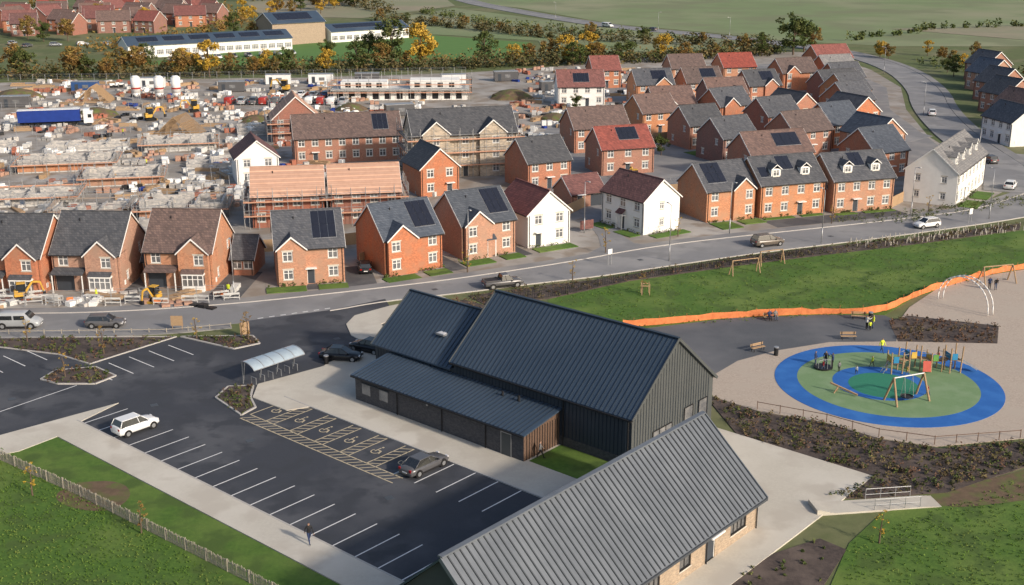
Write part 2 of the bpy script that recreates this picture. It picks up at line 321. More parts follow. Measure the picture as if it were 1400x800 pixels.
line(my,S(-35,-14.2),S(-13.8,-14.2)); line(my,S(-35,-15.4),S(-13.8,-15.4))
for j in range(26): line(my,S(-35+.8*j,-15.4),S(-34+.8*j,-14.2),.1)
my.make("accessible_bay_markings",yellow_p)
gm=MB()
for i in range(7): p=(-30.5+i*1.25,137.2+i*.62); line(gm,p,(p[0]+.6,p[1]+.3),.2,0.046)
for i in range(5): p=(12.2+i*1.3,166.8+i*.75); line(gm,p,(p[0]+.7,p[1]+.4),.2,0.046)
gm.make("give_way_marking",white_p)
mh=MB()
for p in (S(-30,-18),S(-12,-17.5),S(-44,-19),(-50,112),(-20,130),(-40,135.5),(-10,149),(18,163),(48,176)): mh.obox((p[0],p[1],.046),(.7,.7,.012),.5)
mh.make("drain_covers",seamG)
# ------------------------------------------------------------------ houses
def wbox(b,O,dx,n,x0,x1,z0,z1,y0,y1):
    P=lambda x,y,z:(O[0]+dx[0]*x+n[0]*y,O[1]+dx[1]*x+n[1]*y,z)
    b.add([P(x0,y0,z0),P(x1,y0,z0),P(x1,y1,z0),P(x0,y1,z0),P(x0,y0,z1),P(x1,y0,z1),P(x1,y1,z1),P(x0,y1,z1)],
              [(0,3,2,1),(4,5,6,7),(0,1,5,4),(1,2,6,5),(2,3,7,6),(3,0,4,7)])
def window(H,O,dx,n,x0,x1,z0,z1,lint=True,fr=None,mull=None):
    f=H("window_frames",fr or pvc); g=H("window_glass",glass)
    t=.11; a,b=.07,.13
    wbox(f,O,dx,n,x0,x1,z0,z0+t,a,b); wbox(f,O,dx,n,x0,x1,z1-t,z1,a,b)
    wbox(f,O,dx,n,x0,x0+t,z0+t,z1-t,a,b); wbox(f,O,dx,n,x1-t,x1,z0+t,z1-t,a,b)
    k=mull if mull is not None else max(1,int(round((x1-x0)/.6))-1)
    for i in range(k):
        x=x0+(x1-x0)*(i+1)/(k+1); wbox(f,O,dx,n,x-.05,x+.05,z0+t,z1-t,a+.005,b)
    zt=z0+(z1-z0)*.62
    wbox(f,O,dx,n,x0+t,x1-t,zt,zt+.07,a+.01,b)
    wbox(g,O,dx,n,x0+t,x1-t,z0+t,z1-t,.11,.15)
    wbox(H("window_sills",cream),O,dx,n,x0-.06,x1+.06,z0-.09,z0,-.05,.1)
    if lint: wbox(H("window_lintels",cream),O,dx,n,x0-.1,x1+.1,z1,z1+.19,-.02,.1)
def wall(H,m,O,dx,w,z0,z1,ops=(),part="walls",dm=None,lint=True):
    n=(-dx[1],dx[0]); b=H(part,m)
    xs=sorted({0,w}|{o[0] for o in ops}|{o[1] for o in ops}); zs=sorted({z0,z1}|{o[2] for o in ops}|{o[3] for o in ops})
    P=lambda x,y,z:(O[0]+dx[0]*x+n[0]*y,O[1]+dx[1]*x+n[1]*y,z)
    for xa,xb in zip(xs,xs[1:]):
        for za,zb in zip(zs,zs[1:]):
            cx,cz=(xa+xb)/2,(za+zb)/2
            if any(o[0]<cx<o[1] and o[2]<cz<o[3] for o in ops): continue
            b.quad(P(xa,0,za),P(xb,0,za),P(xb,0,zb),P(xa,0,zb))
    for o in ops:
        x0,x1,a,c=o[:4]; kind=o[4] if len(o)>4 else 'w'
        for q in ((P(x0,0,a),P(x0,.16,a),P(x0,.16,c),P(x0,0,c)),(P(x1,0,a),P(x1,0,c),P(x1,.16,c),P(x1,.16,a)),(P(x0,0,c),P(x0,.16,c),P(x1,.16,c),P(x1,0,c)),(P(x0,0,a),P(x1,0,a),P(x1,.16,a),P(x0,.16,a))): b.quad(*q)
        if kind=='w': window(H,O,dx,n,x0,x1,a,c,lint)
        elif kind=='g': wbox(H("garage_door",dm or darkdoor),O,dx,n,x0,x1,a,c,.1,.16)
        else:
            wbox(H("door",dm or darkdoor),O,dx,n,x0+.06,x1-.06,a,c-.06,.1,.16)
            wbox(H("door_frame",pvc),O,dx,n,x0,x0+.06,a,c,.06,.16);wbox(H("door_frame",pvc),O,dx,n,x1-.06,x1,a,c,.06,.16);wbox(H("door_frame",pvc),O,dx,n,x0+.06,x1-.06,c-.06,c,.06,.16)
            wbox(H("door_canopy",pvc),O,dx,n,x0-.25,x1+.25,c+.08,c+.2,-.7,-.01)
def vroof(b,l0,l1,c0,c1,z,tan,t,o,fr,zoff=0):
    m=(c0+c1)/2; hw=(c1-c0)/2; zr=z+hw*tan+zoff; ze=z-o*tan+zoff
    sec=[(c0-o,ze),(m,zr),(c1+o,ze),(c1+o,ze+t),(m,zr+t*1.2),(c0-o,ze+t)]
    b.add([fr(l,c,q) for l in(l0,l1) for c,q in sec],[(0,1,7,6),(1,2,8,7),(2,3,9,8),(3,4,10,9),(4,5,11,10),(5,0,6,11),(0,5,4,3,2,1),(6,7,8,9,10,11)])
FX=lambda l,c,z:(l,c,z)
FY=lambda l,c,z:(c,l,z)
def solar_on(H,x0,x1,y0,y1,z,tan,nx,ny,fr=FX,flip=None):
    b=H("solar_panels",solar); e=H("solar_frames",alu)
    def Z(y): return z+(y if flip is None else flip-y)*tan
    for i in range(nx):
        for j in range(ny):
            a=x0+(x1-x0)*i/nx+.03; c=x0+(x1-x0)*(i+1)/nx-.03; p=y0+(y1-y0)*j/ny+.02; q=y0+(y1-y0)*(j+1)/ny-.02
            vs=[fr(a,p,Z(p)+.24),fr(c,p,Z(p)+.24),fr(c,q,Z(q)+.24),fr(a,q,Z(q)+.24),fr(a,p,Z(p)+.3),fr(c,p,Z(p)+.3),fr(c,q,Z(q)+.3),fr(a,q,Z(q)+.3)]
            b.add(vs,[(0,3,2,1),(4,5,6,7),(0,1,5,4),(1,2,6,5),(2,3,7,6),(3,0,4,7)])
    e.quad(fr(x0-.04,y0-.04,Z(y0-.04)+.22),fr(x1+.04,y0-.04,Z(y0-.04)+.22),fr(x1+.04,y1+.04,Z(y1+.04)+.22),fr(x0-.04,y1+.04,Z(y1+.04)+.22))
def house(FL,w,d,rot,eave=5.0,pitch=38,ridge='x',wm=brickA,rm=tileG,gables=(),dormers=(),sol=None,door=None,storeys=2,cols=None,side=True,name="brick_house",garage=None,canopy=None,bay=None,trim=pvc,z=0,winw=1.3,detail=True):
    H=Thing(name,(FL[0],FL[1],z),rot); tan=math.tan(rad(pitch)); 
    cols=cols or max(2,int(w/2.7)); xs=[w*(i+.5)/cols for i in range(cols)]
    sth=(eave-.1)/storeys
    if door is None: door=cols//2
    ops=[];gops={i:[] for i in range(len(gables))}
    for s in range(storeys):
        for i,x in enumerate(xs):
            ww=winw/2; a=s*sth+.9; c=min(a+1.35,eave-.22)
            if s==0 and i==door: o=(x-.5,x+.5,0.05,2.1,'d')
            elif garage is not None and s==0 and i==garage: o=(x-1.2,x+1.2,.02,2.15,'g')
            else: o=(x-ww,x+ww,a,c,'w')
            hit=None
            for gi,g in enumerate(gables):
                if g[0]-g[1]/2<x<g[0]+g[1]/2: hit=gi
            if hit is None:
                if all(not(g[0]-g[1]/2-.1<o[1] and o[0]<g[0]+g[1]/2+.1) for g in gables): ops.append(o)
            else:
                g=gables[hit]; x0=g[0]-g[1]/2
                if o[0]-x0>.15 and g[1]-(o[1]-x0)>.15: gops[hit].append((o[0]-x0,o[1]-x0)+o[2:])
    wall(H,wm,(0,0),(1,0),w,0,eave,ops)
    so=[]
    if side:
        ns=2 if d>8 else 1
        for s in range(storeys):
            for k in range(ns):
                y=d*(k+.5)/ns
                if side=='full' or (s+k)%2==0: so.append((y-.45,y+.45,s*sth+1,s*sth+2.1,'w'))
    wall(H,wm,(w,0),(0,1),d,0,eave,so if side!='L' else [])
    wall(H,wm,(0,d),(0,-1),d,0,eave,so if side!='R' else [])
    wall(H,wm,(w,d),(-1,0),w,0,eave,[(x-.5,x+.5,s*sth+1,s*sth+2.1,'w') for s in range(storeys) for x in xs] if detail else [])
    W=H("walls",wm); rf=H("roof",rm); tr=H("barge_boards",trim)
    if ridge=='x':
        zr=eave+d/2*tan
        for x in(0,w): W.quad((x,0,eave),(x,d,eave),(x,d/2,zr))
        vroof(rf,-.22,w+.22,0,d,eave,tan,.17,.35,FX)
        for a in((-.26,-.222),(w+.222,w+.26)): vroof(tr,a[0],a[1],0,d,eave,tan,.2,.34,FX,-.06)
        for y in(-.45,d+.35): H("gutters",black).box(-.2,y,eave-.27,w+.2,y+.1,eave-.17)
        rf.beam((-.22,d/2,zr+.22),(w+.22,d/2,zr+.22),.22,.1)
    else:
        zr=eave+w/2*tan
        for y in(0,d): W.quad((0,y,eave),(w,y,eave),(w/2,y,zr))
        vroof(rf,-.22,d+.22,0,w,eave,tan,.17,.35,FY)
        for a in((-.26,-.222),(d+.222,d+.26)): vroof(tr,a[0],a[1],0,w,eave,tan,.2,.34,FY,-.06)
        for x in(-.45,w+.35): H("gutters",black).box(x,-.2,eave-.27,x+.1,d+.2,eave-.17)
        rf.beam((w/2,-.22,zr+.22),(w/2,d+.22,zr+.22),.22,.1)
    for gi,g in enumerate(gables):
        xc,gw,pr=g[:3]; ge=g[3] if len(g)>3 else eave; x0,x1=xc-gw/2,xc+gw/2
        gt=tan*(g[4] if len(g)>4 else 1.1); zr2=ge+gw/2*gt
        wall(H,wm,(x0,-pr),(1,0),gw,0,ge,gops[gi])
        for x in(x0,x1): W.quad((x,-pr,0),(x,0.02,0),(x,0.02,ge),(x,-pr,ge))
        W.quad((x0,-pr,ge),(x1,-pr,ge),(xc,-pr,zr2))
        ye=max(.5,(zr2-eave)/tan+.3)
        vroof(rf,-pr-.22,ye,x0,x1,ge,gt,.17,.25,FY)
        vroof(tr,-pr-.26,-pr-.222,x0,x1,ge,gt,.2,.24,FY,-.06)
    for x in (.25,w-.25):
        H("downpipes",black).cyl((x,-.07,.1),(x,-.07,eave-.2),.045,n=6)
    for dx_ in dormers:
        yd=1.1; z0=eave+yd*tan
        D=H("dormers",render_w); D.box(dx_-.85,yd,z0-.3,dx_+.85,yd+2.6,z0+1.35)
        window(H,(dx_-.7,yd-.16),(1,0),(0,1),.1,1.3,z0+.15,z0+1.2,False)
        vroof(rf,yd-.2,yd+3,dx_-.85,dx_+.85,z0+1.35,.75,.1,.15,FY)
        vroof(tr,yd-.24,yd-.2,dx_-.85,dx_+.85,z0+1.35,.75,.13,.15,FY,-.05)
    if sol:
        for q in (sol if isinstance(sol,list) else [sol]): solar_on(H,q[0],q[1],q[2],q[3],eave,tan,q[4],q[5])
    if canopy:
        for c in canopy:
            x0,x1,pr=c
            rf.add([(x0,-pr,2.5),(x1,-pr,2.5),(x1,-.01,3.05),(x0,-.01,3.05),(x0,-pr,2.62),(x1,-pr,2.62),(x1,-.01,3.17),(x0,-.01,3.17)],[(0,3,2,1),(4,5,6,7),(0,1,5,4),(1,2,6,5),(2,3,7,6),(3,0,4,7)])
            for x in(x0+.15,x1-.15): H("canopy_posts",pvc).box(x-.06,-pr+.1,0,x+.06,-pr+.22,2.5)
    if bay:
        x0,x1,y=bay; b=H("bay_window",pvc); b.box(x0,y-.7,0,x1,y-.01,.8); b.box(x0-.05,y-.75,2.2,x1+.05,y-.01,2.4)
        H("bay_glass",glass).box(x0+.06,y-.64,.8,x1-.06,y-.02,2.2)
        k=4
        for i in range(k+1):
            x=x0+(x1-x0-.1)*i/k; b.box(x,y-.7,.8,x+.1,y-.6,2.2)
        b.box(x0+.1,y-.69,1.65,x1-.1,y-.61,1.73)
        rf.add([(x0-.1,y-.8,2.41),(x1+.1,y-.8,2.41),(x1+.1,y-.01,2.9),(x0-.1,y-.01,2.9)],[(0,1,2,3)])
    # vents and roof flashing details
    if detail:
        yv=d*.62 if ridge=='x' else d*.6
        if ridge=='x': H("roof_vent",black).cyl((w*.3,d*.38,eave+d*.38*tan),(w*.3,d*.38,eave+d*.38*tan+.55),.07,n=6)
        H("meter_box",pvc).box(w+.003,1.0,.6,w+.06,1.5,1.2)
    return H.done()
for i,(fx,fy,rm,wm) in enumerate([(-58.6-11.2-9.5,146.6,tileB,brickA),(-58.6-9.9,147.3,tileG,brickA),(-58.9,148.6,tileG,brickC),(-47.4,149.8,tileB,brickC)]):
    house((fx,fy),8.8,10,-3,wm=wm,rm=rm,cols=3,door=1,gables=[(6.6,3.9,.9)],canopy=[(0.2,4.4,1.5)],bay=(5.2,8.0,-.9),garage=0,pitch=40)
house((-30.6,150.6),8.8,9.5,13,wm=brickC,rm=tileG,cols=3,door=1,gables=[(2.0,3.6,.6)],sol=(4.9,8.0,.9,4.4,3,2),pitch=38,side='R')
house((-17,155.1),8.6,9.6,30,wm=brickA,rm=tileBl,cols=3,door=1,gables=[(2.4,4.2,.7)],sol=(5,8.1,.9,4.4,3,2),pitch=38,side='R')
house((-7,163),8.6,9.4,30,wm=brickC,rm=tileBl,cols=3,door=1,gables=[(2.4,4.2,.7)],sol=(5,8.1,.9,4.4,3,2),pitch=38,side='R',canopy=[(3.6,5.2,.8)])
house((2.3,169.2),7.2,9.4,30,wm=render_w,rm=tileM,ridge='y',cols=2,door=0,name="white_house",pitch=40,side='R')
house((14.1,184.9),10,7.2,-55,wm=render_w,rm=tileM,cols=3,door=1,name="white_house",canopy=[(4.2,5.8,.8)],side='full',eave=5.2)
house((30.5,184.5),9,9,23,wm=brickC,rm=tileG,cols=3,door=1,gables=[(6.6,3.8,.5)],sol=(.8,4.2,1,4.2,3,2),side='R')
house((39.5,187.3),11.8,9,20,wm=brickC,rm=tileG,cols=4,door=2,dormers=(3.2,8.6),sol=[(.5,2.1,1.0,2.6,1,1),(4.5,7,2.0,4.2,2,1)],eave=5.4)
house((51.9,190.6),11.3,9,18,wm=brickC,rm=tileG,cols=4,door=1,dormers=(3.0,8.2),sol=[(4.3,6.8,2.0,4.2,2,1)],eave=5.4)
house((73.4,195.2),22,8.6,58,wm=render_w,rm=tileLG,cols=8,door=2,dormers=(3,8,13,18),eave=5.6,name="white_terrace",side='full',pitch=40)
house((9.8,194),6.5,6,28,eave=2.4,wm=brickA,rm=tileM,cols=2,door=0,garage=1,name="brick_garage",side=False,detail=False)
for x,y in((-49.2,154.5),(-61,153.5),(-37.6,155.5)):
    house((x,y),3,6,-3,eave=2.4,wm=brickA,rm=tileG,cols=2,door=9,garage=9,name="brick_garage",side=False,detail=False)
house((-48.9,211),7.5,9,18,wm=render_w,rm=tileM,ridge='y',cols=2,name="white_house",side='R')
house((-42,231),21,9,14,wm=brickA,rm=tileB,cols=8,door=1,name="brick_terrace",sol=(15.5,18.5,1,4,3,2),pitch=40)
for fx,fy,r in((-40,181,9),(-28.3,183.2,10)):
    house((fx,fy),11,9,r,wm=brickB,rm=felt,cols=4,pitch=38,name="unfinished_house")
house((-15.5,202),7,9,25,wm=brickA,rm=tileG,ridge='y',cols=2,side='R',pitch=42)
house((-18,217.4),19.5,10,14,eave=7.9,storeys=3,wm=beige,rm=tileG,cols=7,door=3,gables=[(4.2,5,.8,8.2),(14.8,5,.8,8.2)],name="apartment_block",pitch=38)
house((2.8,207),8.6,9,27,wm=brickA,rm=tileG,cols=3,side='R')
house((16.6,220),10.5,8.5,18,wm=brickA,rm=tileR,cols=3,sol=(4,8,1.4,3.8,4,2))
house((12.6,242),12,9,17,wm=brickA,rm=tileB,cols=4)
house((11.6,304.7),11.8,9,4,wm=render_w,rm=tileR,cols=4,name="white_house",sol=(4,8,1,3.4,4,1))
L2=[((31.7,308),10,12,tileG,[(7,4,.6)],1),((32.6,275),10,14,tileB,[(3,4,.6)],0),((45,312),10,14,tileB,[],1),((47.5,290),10,15,tileB,[(7,4,.5)],0),((60,306),9,18,tileG,[(6,3.6,.5)],1),
((74,332),11,20,tileB,[(3,4,.5)],0),((79.5,306),11,22,tileG,[],0),((36.5,246),8.5,25,tileG,[],0),((28.5,262),9,25,tileB,[],0),((40.8,231),8.5,28,tileG,[],0),((43,214),13,20,tileB,[],1),
((55,258),9,28,tileG,[],0),((47,272),9,28,tileG,[(3,4,.5)],0),((56,238),10,28,tileB,[],0),((22.5,338),8,10,tileR,[],0),((45,342),10,12,tileB,[],0),((60,345),10,15,tileR,[],0),((88,340),10,20,tileLG,[],0),((86,322),9,20,tileG,[],0)]
for (p,w,r,rm,g,s) in L2:
    house(p,w,8.6,r,wm=R.choice([brickA,brickC,brickB]),rm=rm,cols=3,gables=g,sol=(w*.45,w*.85,1.2,3.6,3,1) if s else None)
house((92,366),12,9,20,wm=brickA,rm=tileR,cols=4)
for k,(p,rm) in enumerate([((66,216.5),tileBl),((70.5,233),tileBl),((66,247),tileBl),((74,262),tileG),((78,280),tileG),((62,268),tileG),((82,297),tileG)]):
    house(p,8.2,9.5,28,wm=R.choice([brickA,brickC]),rm=rm,ridge='y' if k%2 else 'x',cols=3,side='full')
for p,rm,wm in (((133,358),tileG,brickA),((126,338),tileBl,brickC),((121,318),tileG,brickA),((115,298),tileG,brickA),((110,277),tileB,brickA),((146,345),tileG,brickA),((142,320),tileG,brickB),((134,290),tileB,brickB),((128,268),tileG,brickA)):
    house(p,9,9,-70,wm=wm,rm=rm,cols=3)
house((101.5,260),11,8,-78,wm=render_w,rm=tileG,cols=4,name="white_house"); house((112,258),9,9,-75,wm=render_w,rm=tileLG,cols=3,name="white_house")
for row in range(6):
    for k in range(10-row):
        x=-262+k*15.5+row*8+R.uniform(-2,2); y=466+row*22+k*5.5+R.uniform(-3,3)
        if k>7 and row<2: continue
        house((x,y),R.choice([8,10,13]),9,R.choice([-20,15,70]),wm=R.choice([brickA,brickB,brickB]),rm=R.choice([tileB,tileM,tileB,tileR]),cols=3,side=False,detail=False,storeys=2)
# ------------------------------------------------------------------ school
def bigshed(name,FL,w,d,rot,eave,pitch,wm,rm,sol=None,strip_w=True):
    H=Thing(name,FL,rot); tan=math.tan(rad(pitch))
    ops=[]
    if strip_w:
        n=int(w/3)
        for i in range(n): ops.append((w*(i+.1)/n,w*(i+.9)/n,.9,min(eave-.6,2.6),'w'))
    wall(H,wm,(0,0),(1,0),w,0,eave,ops,lint=False); wall(H,wm,(w,0),(0,1),d,0,eave); wall(H,wm,(0,d),(0,-1),d,0,eave); wall(H,wm,(w,d),(-1,0),w,0,eave)
    for x in(0,w): H("walls",wm).quad((x,0,eave),(x,d,eave),(x,d/2,eave+d/2*tan))
    vroof(H("roof",rm),-.3,w+.3,0,d,eave,tan,.2,.5,FX); vroof(H("verge_trim",pvc),-.35,-.3,0,d,eave,tan,.25,.5,FX,-.05); vroof(H("verge_trim",pvc),w+.3,w+.35,0,d,eave,tan,.25,.5,FX,-.05)
    if sol:
        for q in sol: solar_on(H,*q[:4],eave,tan,q[4],q[5])
    return H.done()
bigshed("school_building",(-128.6,410),58,13,31,4.2,20,render_w,metalRoof,sol=[(4+9*i,11+9*i,2,5.2,5,2) for i in range(6)])
bigshed("school_hall",(-88,452),21,16,33,8,22,brickBuff,metalRoof,sol=[(3,17,2,7,8,3)],strip_w=False)
bigshed("school_building",(-68,462),34,12,36,4.2,20,render_w,metalRoof,sol=[(3,30,2,5,16,2)])
# ------------------------------------------------------------------ community hall
C=Thing("community_hall",(O0[0],O0[1],0),-41)
def cwall(part,m,x0,y0,x1,y1,z0,z1,step=.42,seam=seamD,ribs=True):
    b=C(part,m); b.quad((x0,y0,z0),(x1,y1,z0),(x1,y1,z1),(x0,y0,z1))
    if ribs:
        L=math.dist((x0,y0),(x1,y1)); n=int(L/step); dx,dy=(x1-x0)/L,(y1-y0)/L; nx,ny=dy,-dx
        for i in range(1,n):
            t=i*step; C("cladding_seams",seam).beam((x0+dx*t+nx*.02,y0+dy*t+ny*.02,z0),(x0+dx*t+nx*.02,y0+dy*t+ny*.02,z1),.045,.045)
def sroof(part,m,l0,l1,c0,z0,c1,z1,step,seamm,H=None,FR=FX,sw=.05,sh=.07,th=.15):
    H=H or C
    b=H(part,m); b.add([FR(l0,c0,z0-th),FR(l1,c0,z0-th),FR(l1,c1,z1-th),FR(l0,c1,z1-th),FR(l0,c0,z0),FR(l1,c0,z0),FR(l1,c1,z1),FR(l0,c1,z1)],[(0,3,2,1),(4,5,6,7),(0,1,5,4),(1,2,6,5),(2,3,7,6),(3,0,4,7)])
    n=int(abs(l1-l0)/step); s_=H(part+"_seams",seamm)
    for i in range(1,n):
        l=l0+(l1-l0)*i/n; s_.beam(FR(l,c0,z0+sh/2),FR(l,c1,z1+sh/2),sw,sh)
E,RZ=5.0,10.35; sl=(RZ-E)/6.5
cwall("hall_side_wall",metalWallD,-21.2,0,0,0,0,E); cwall("hall_gable_wall",metalWall,0,0,0,13,0,E,seam=metalWallD)
C("hall_gable_wall",metalWall).quad((0,0,E),(0,13,E),(0,6.5,RZ))
for i in range(1,31):
    y=i*.42; zt=RZ-abs(y-6.5)*sl
    if zt>E+.1: C("gable_seams",metalWallD).beam((.02,y,E),(.02,y,zt),.045,.045)
cwall("hall_rear_wall",metalWallD,0,13,-21.2,13,0,E,ribs=False); C("hall_end_wall",metalWallD).quad((-21.2,13,0),(-21.2,0,0),(-21.2,0,E),(-21.2,6.5,RZ),(-21.2,13,E))
sroof("hall_roof",metalRoof,-21.5,.25,-.3,E-.25+.12,6.5,RZ+.12,.5,seamD); sroof("hall_roof",metalRoof,-21.5,.25,13.3,E-.25+.12,6.5,RZ+.12,.5,seamD)
C("ridge_cap",seamD).beam((-21.5,6.5,RZ+.2),(.25,6.5,RZ+.2),.35,.1)
for c0 in(-.32,13.32): C("verge_flashing",metalWall).beam((.27,c0,E-.2),(.27,6.5,RZ+.12),.08,.26); C("verge_flashing",metalWall).beam((-21.52,c0,E-.2),(-21.52,6.5,RZ+.12),.08,.26)
C("gutter",black).box(-21.4,-.45,E-.35,.2,-.3,E-.22)
for y0,y1,z0,z1 in((3.2,6.2,.1,2.5),(8.2,9.6,.9,3.2),(10.6,12,.9,3.2)):
    C("gable_glazing",glass).box(.02,y0,z0,.06,y1,z1)
    n=max(1,int((y1-y0)/1.0))
    for i in range(n+1): C("gable_window_frames",black).box(.03,y0+(y1-y0)*i/n-.04,z0,.1,y0+(y1-y0)*i/n+.04,z1)
    C("gable_window_frames",black).box(.03,y0,z1,.1,y1,z1+.08)
C("low_band",brickDark).box(-8,-.06,0,-.02,-.01,1.0); C("rainwater_pipes",black).cyl((-7.5,-.12,0),(-7.5,-.12,E-.3),.06); C("rainwater_pipes",black).cyl((-.3,-.12,0),(-.3,-.12,E-.3),.06)
e2,r2=4.2,8.4; s2=(r2-e2)/5.5
cwall("rear_block_wall",metalWallD,-32.4,0,-21.2,0,0,e2); C("rear_block_end",metalWallD).quad((-32.4,11,0),(-32.4,0,0),(-32.4,0,e2),(-32.4,5.5,r2),(-32.4,11,e2)); cwall("rear_block_wall",metalWallD,-21.2,11,-32.4,11,0,e2,ribs=False)
sroof("rear_roof",metalRoof,-32.7,-21.52,-.3,e2-.1,5.5,r2+.12,.5,seamD); sroof("rear_roof",metalRoof,-32.7,-21.52,11.3,e2-.1,5.5,r2+.12,.5,seamD)
C("ridge_cap",seamD).beam((-32.7,5.5,r2+.18),(-21.6,5.5,r2+.18),.3,.1)
C("rear_verge",metalWall).beam((-32.72,-.3,e2-.18),(-32.72,5.5,r2+.08),.08,.25)
C("skylight_frame",alu).obox((-25,2.4,e2+2.4*s2+.2),(1.1,.9,.16)); C("skylight_glass",headl).obox((-25,2.4,e2+2.4*s2+.3),(.85,.65,.04))
b=C("lean_to_wall",brickDark); b.quad((-30,-5,0),(-8,-5,0),(-8,-5,2.75),(-30,-5,2.75)); b.quad((-30,0,0),(-30,-5,0),(-30,-5,2.75),(-30,0,3.6))
C("lean_to_end",timberD).quad((-8,-5,0),(-8,0,0),(-8,0,3.6),(-8,-5,2.75))
for i in range(1,14): C("lean_to_end_battens",black).box(-7.99,-5+i*.36,0,-7.95,-4.95+i*.36,2.8)
sroof("lean_to_roof",metalRoof,-30.3,-7.7,-5.35,2.78,-.02,3.72,.5,seamD)
C("lean_to_gutter",black).box(-30.2,-5.5,2.6,-7.8,-5.37,2.72)
C("lean_to_door",metalWall).box(-10.6,-5.06,.12,-9.5,-5.01,2.25); C("lean_to_door_frame",alu).box(-10.68,-5.045,.12,-10.6,-5.005,2.33);C("lean_to_door_frame",alu).box(-9.5,-5.045,.12,-9.42,-5.005,2.33)
C("lean_to_door_frame",alu).box(-10.6,-5.045,2.25,-9.5,-5.005,2.33)
for x in(-29,-26.5): C("lean_to_window",glass).box(x,-5.05,1.0,x+1.2,-5.01,2.1)
C("window_hood",metalWallD).box(-29.1,-5.12,2.1,-25.2,-5.02,2.2)
for x in(-24,-18,-12.5): C("lean_to_pipes",black).cyl((x,-5.08,.1),(x,-5.08,2.6),.05)
C("roof_vents",black).cyl((-12,-1,3.5),(-12,-1,4.1),.12);C("roof_vents",black).cyl((-14,-1,3.5),(-14,-1,4.0),.1)
C("wall_lights",alu).box(-20,-5.1,2.2,-19.8,-5.01,2.35)
C.done()
Wg=Thing("pavilion_building",(O0[0],O0[1],0),-41)
u0,u1,w0,w1=2.4,13.6,-31.5,-1.9; ez=2.75; um=(u0+u1)/2; rz=8.0
wall(Wg,brickBuff,(u1,w0),(0,1),w1-w0,0,ez,[(a,b_,c,d_,'w') for a,b_,c,d_ in [(2,4.5,.9,2.2),(7,9.5,.9,2.2),(13,16,.9,2.2),(18.5,20,.9,2.2),(25.5,27.8,.9,2.2)]]+[(22,23.3,.12,2.3,'d')],lint=False)
for k in ("window_frames",):
    bb=Wg.p[k]; Wg.p[k]=(bb[0],black,bb[2],bb[3])
for q in(((u0,w0,0),(u1,w0,0),(u1,w0,ez),(um,w0,rz),(u0,w0,ez)),((u1,w1,0),(u0,w1,0),(u0,w1,ez),(um,w1,rz),(u1,w1,ez))): 
    if q[0][1]==w0: Wg("near_end_wall",metalWallD).quad(*q)
    else: Wg("far_end_wall",timberD).quad(*q)
Wg("side_wall",metalWallD).quad((u0,w1,0),(u0,w0,0),(u0,w0,ez),(u0,w1,ez))
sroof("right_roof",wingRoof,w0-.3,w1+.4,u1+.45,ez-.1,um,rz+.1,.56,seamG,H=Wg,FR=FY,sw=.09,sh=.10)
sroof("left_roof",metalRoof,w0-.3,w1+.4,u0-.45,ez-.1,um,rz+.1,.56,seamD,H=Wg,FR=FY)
Wg("ridge_cap",wingRoof).beam((um,w0-.3,rz+.2),(um,w1+.4,rz+.2),.4,.12)
Wg("gutter",seamG).box(u1+.46,w0-.3,ez-.3,u1+.6,w1+.4,ez-.12)
for w in(w0-.32,w1+.42): Wg("verge",wingRoof).beam((u1+.5,w,ez-.16),(um,w,rz+.08),.1,.3)
for y in(-26,-18,-9.5,-2.2): Wg("downpipes",black).cyl((u1+.1,y,0),(u1+.1,y,ez-.2),.05)
Wg.done()
# ------------------------------------------------------------------ vegetation
def clump(b,c,r,n,s,fl=1):
    for _ in range(n):
        d=Vector((R.gauss(0,1),R.gauss(0,1),R.gauss(0,1)))
        d=d.normalized()*r*R.random()**.4; d.z*=fl
        p=Vector(c)+d; a=Vector((R.uniform(-1,1),R.uniform(-1,1),R.uniform(-.6,.6))).normalized()*s*R.uniform(.6,1.3)
        q=Vector((R.uniform(-1,1),R.uniform(-1,1),R.uniform(-1,1))); q=(q-a.normalized()*q.dot(a.normalized())).normalized()*s*R.uniform(.4,.8)
        b.quad(p-a,p+q*.8,p+a,p-q*.8)
def tree_mesh(h,cr,leaf,seed,ls=.32,nc=34,nl=55):
    global R
    R0=R; R=random.Random(seed)
    t=MB(); l=MB(); hb=h*.32
    t.cyl((0,0,-.1),(0.05*h*.2,0,hb),h*.028,h*.02,8); t.cyl((0.05*h*.2,0,hb),(0,.1,h*.85),h*.02,h*.004,6)
    for k in range(nc):
        a=R.uniform(0,2*math.pi); f=R.random()**.55; zz=R.uniform(-1,1); rr=cr*f*math.sqrt(max(0.05,1-zz*zz*.85))*R.uniform(.75,1.15)
        c=(rr*math.cos(a),rr*math.sin(a),h*.62+zz*h*.36)
        if k%2==0: t.cyl((0,0,hb+R.uniform(0,.25)*h),c,h*.01,h*.003,5)
        clump(l,c,cr*.27,nl,ls,.8)
    me=bpy.data.meshes.new("tree"); n=len(t.v); me.from_pydata(t.v+l.v,[],t.f+[tuple(i+n for i in f) for f in l.f])
    me.materials.append(bark); me.materials.append(leaf)
    for i,p in enumerate(me.polygons): p.material_index=0 if i<len(t.f) else 1
    R=R0; return me
TM={'g':[tree_mesh(9,3.6,leafG,1),tree_mesh(8,3.8,leafG,2)],'y':[tree_mesh(9,3.4,leafY,3),tree_mesh(8,3.6,leafY,4)],'o':[tree_mesh(8,3.4,leafO,5),tree_mesh(7,3.4,leafO,6)],
 's':[tree_mesh(3.2,.7,leafO,8,.09,12,14),tree_mesh(3.0,.6,leafY,9,.08,10,12)]}
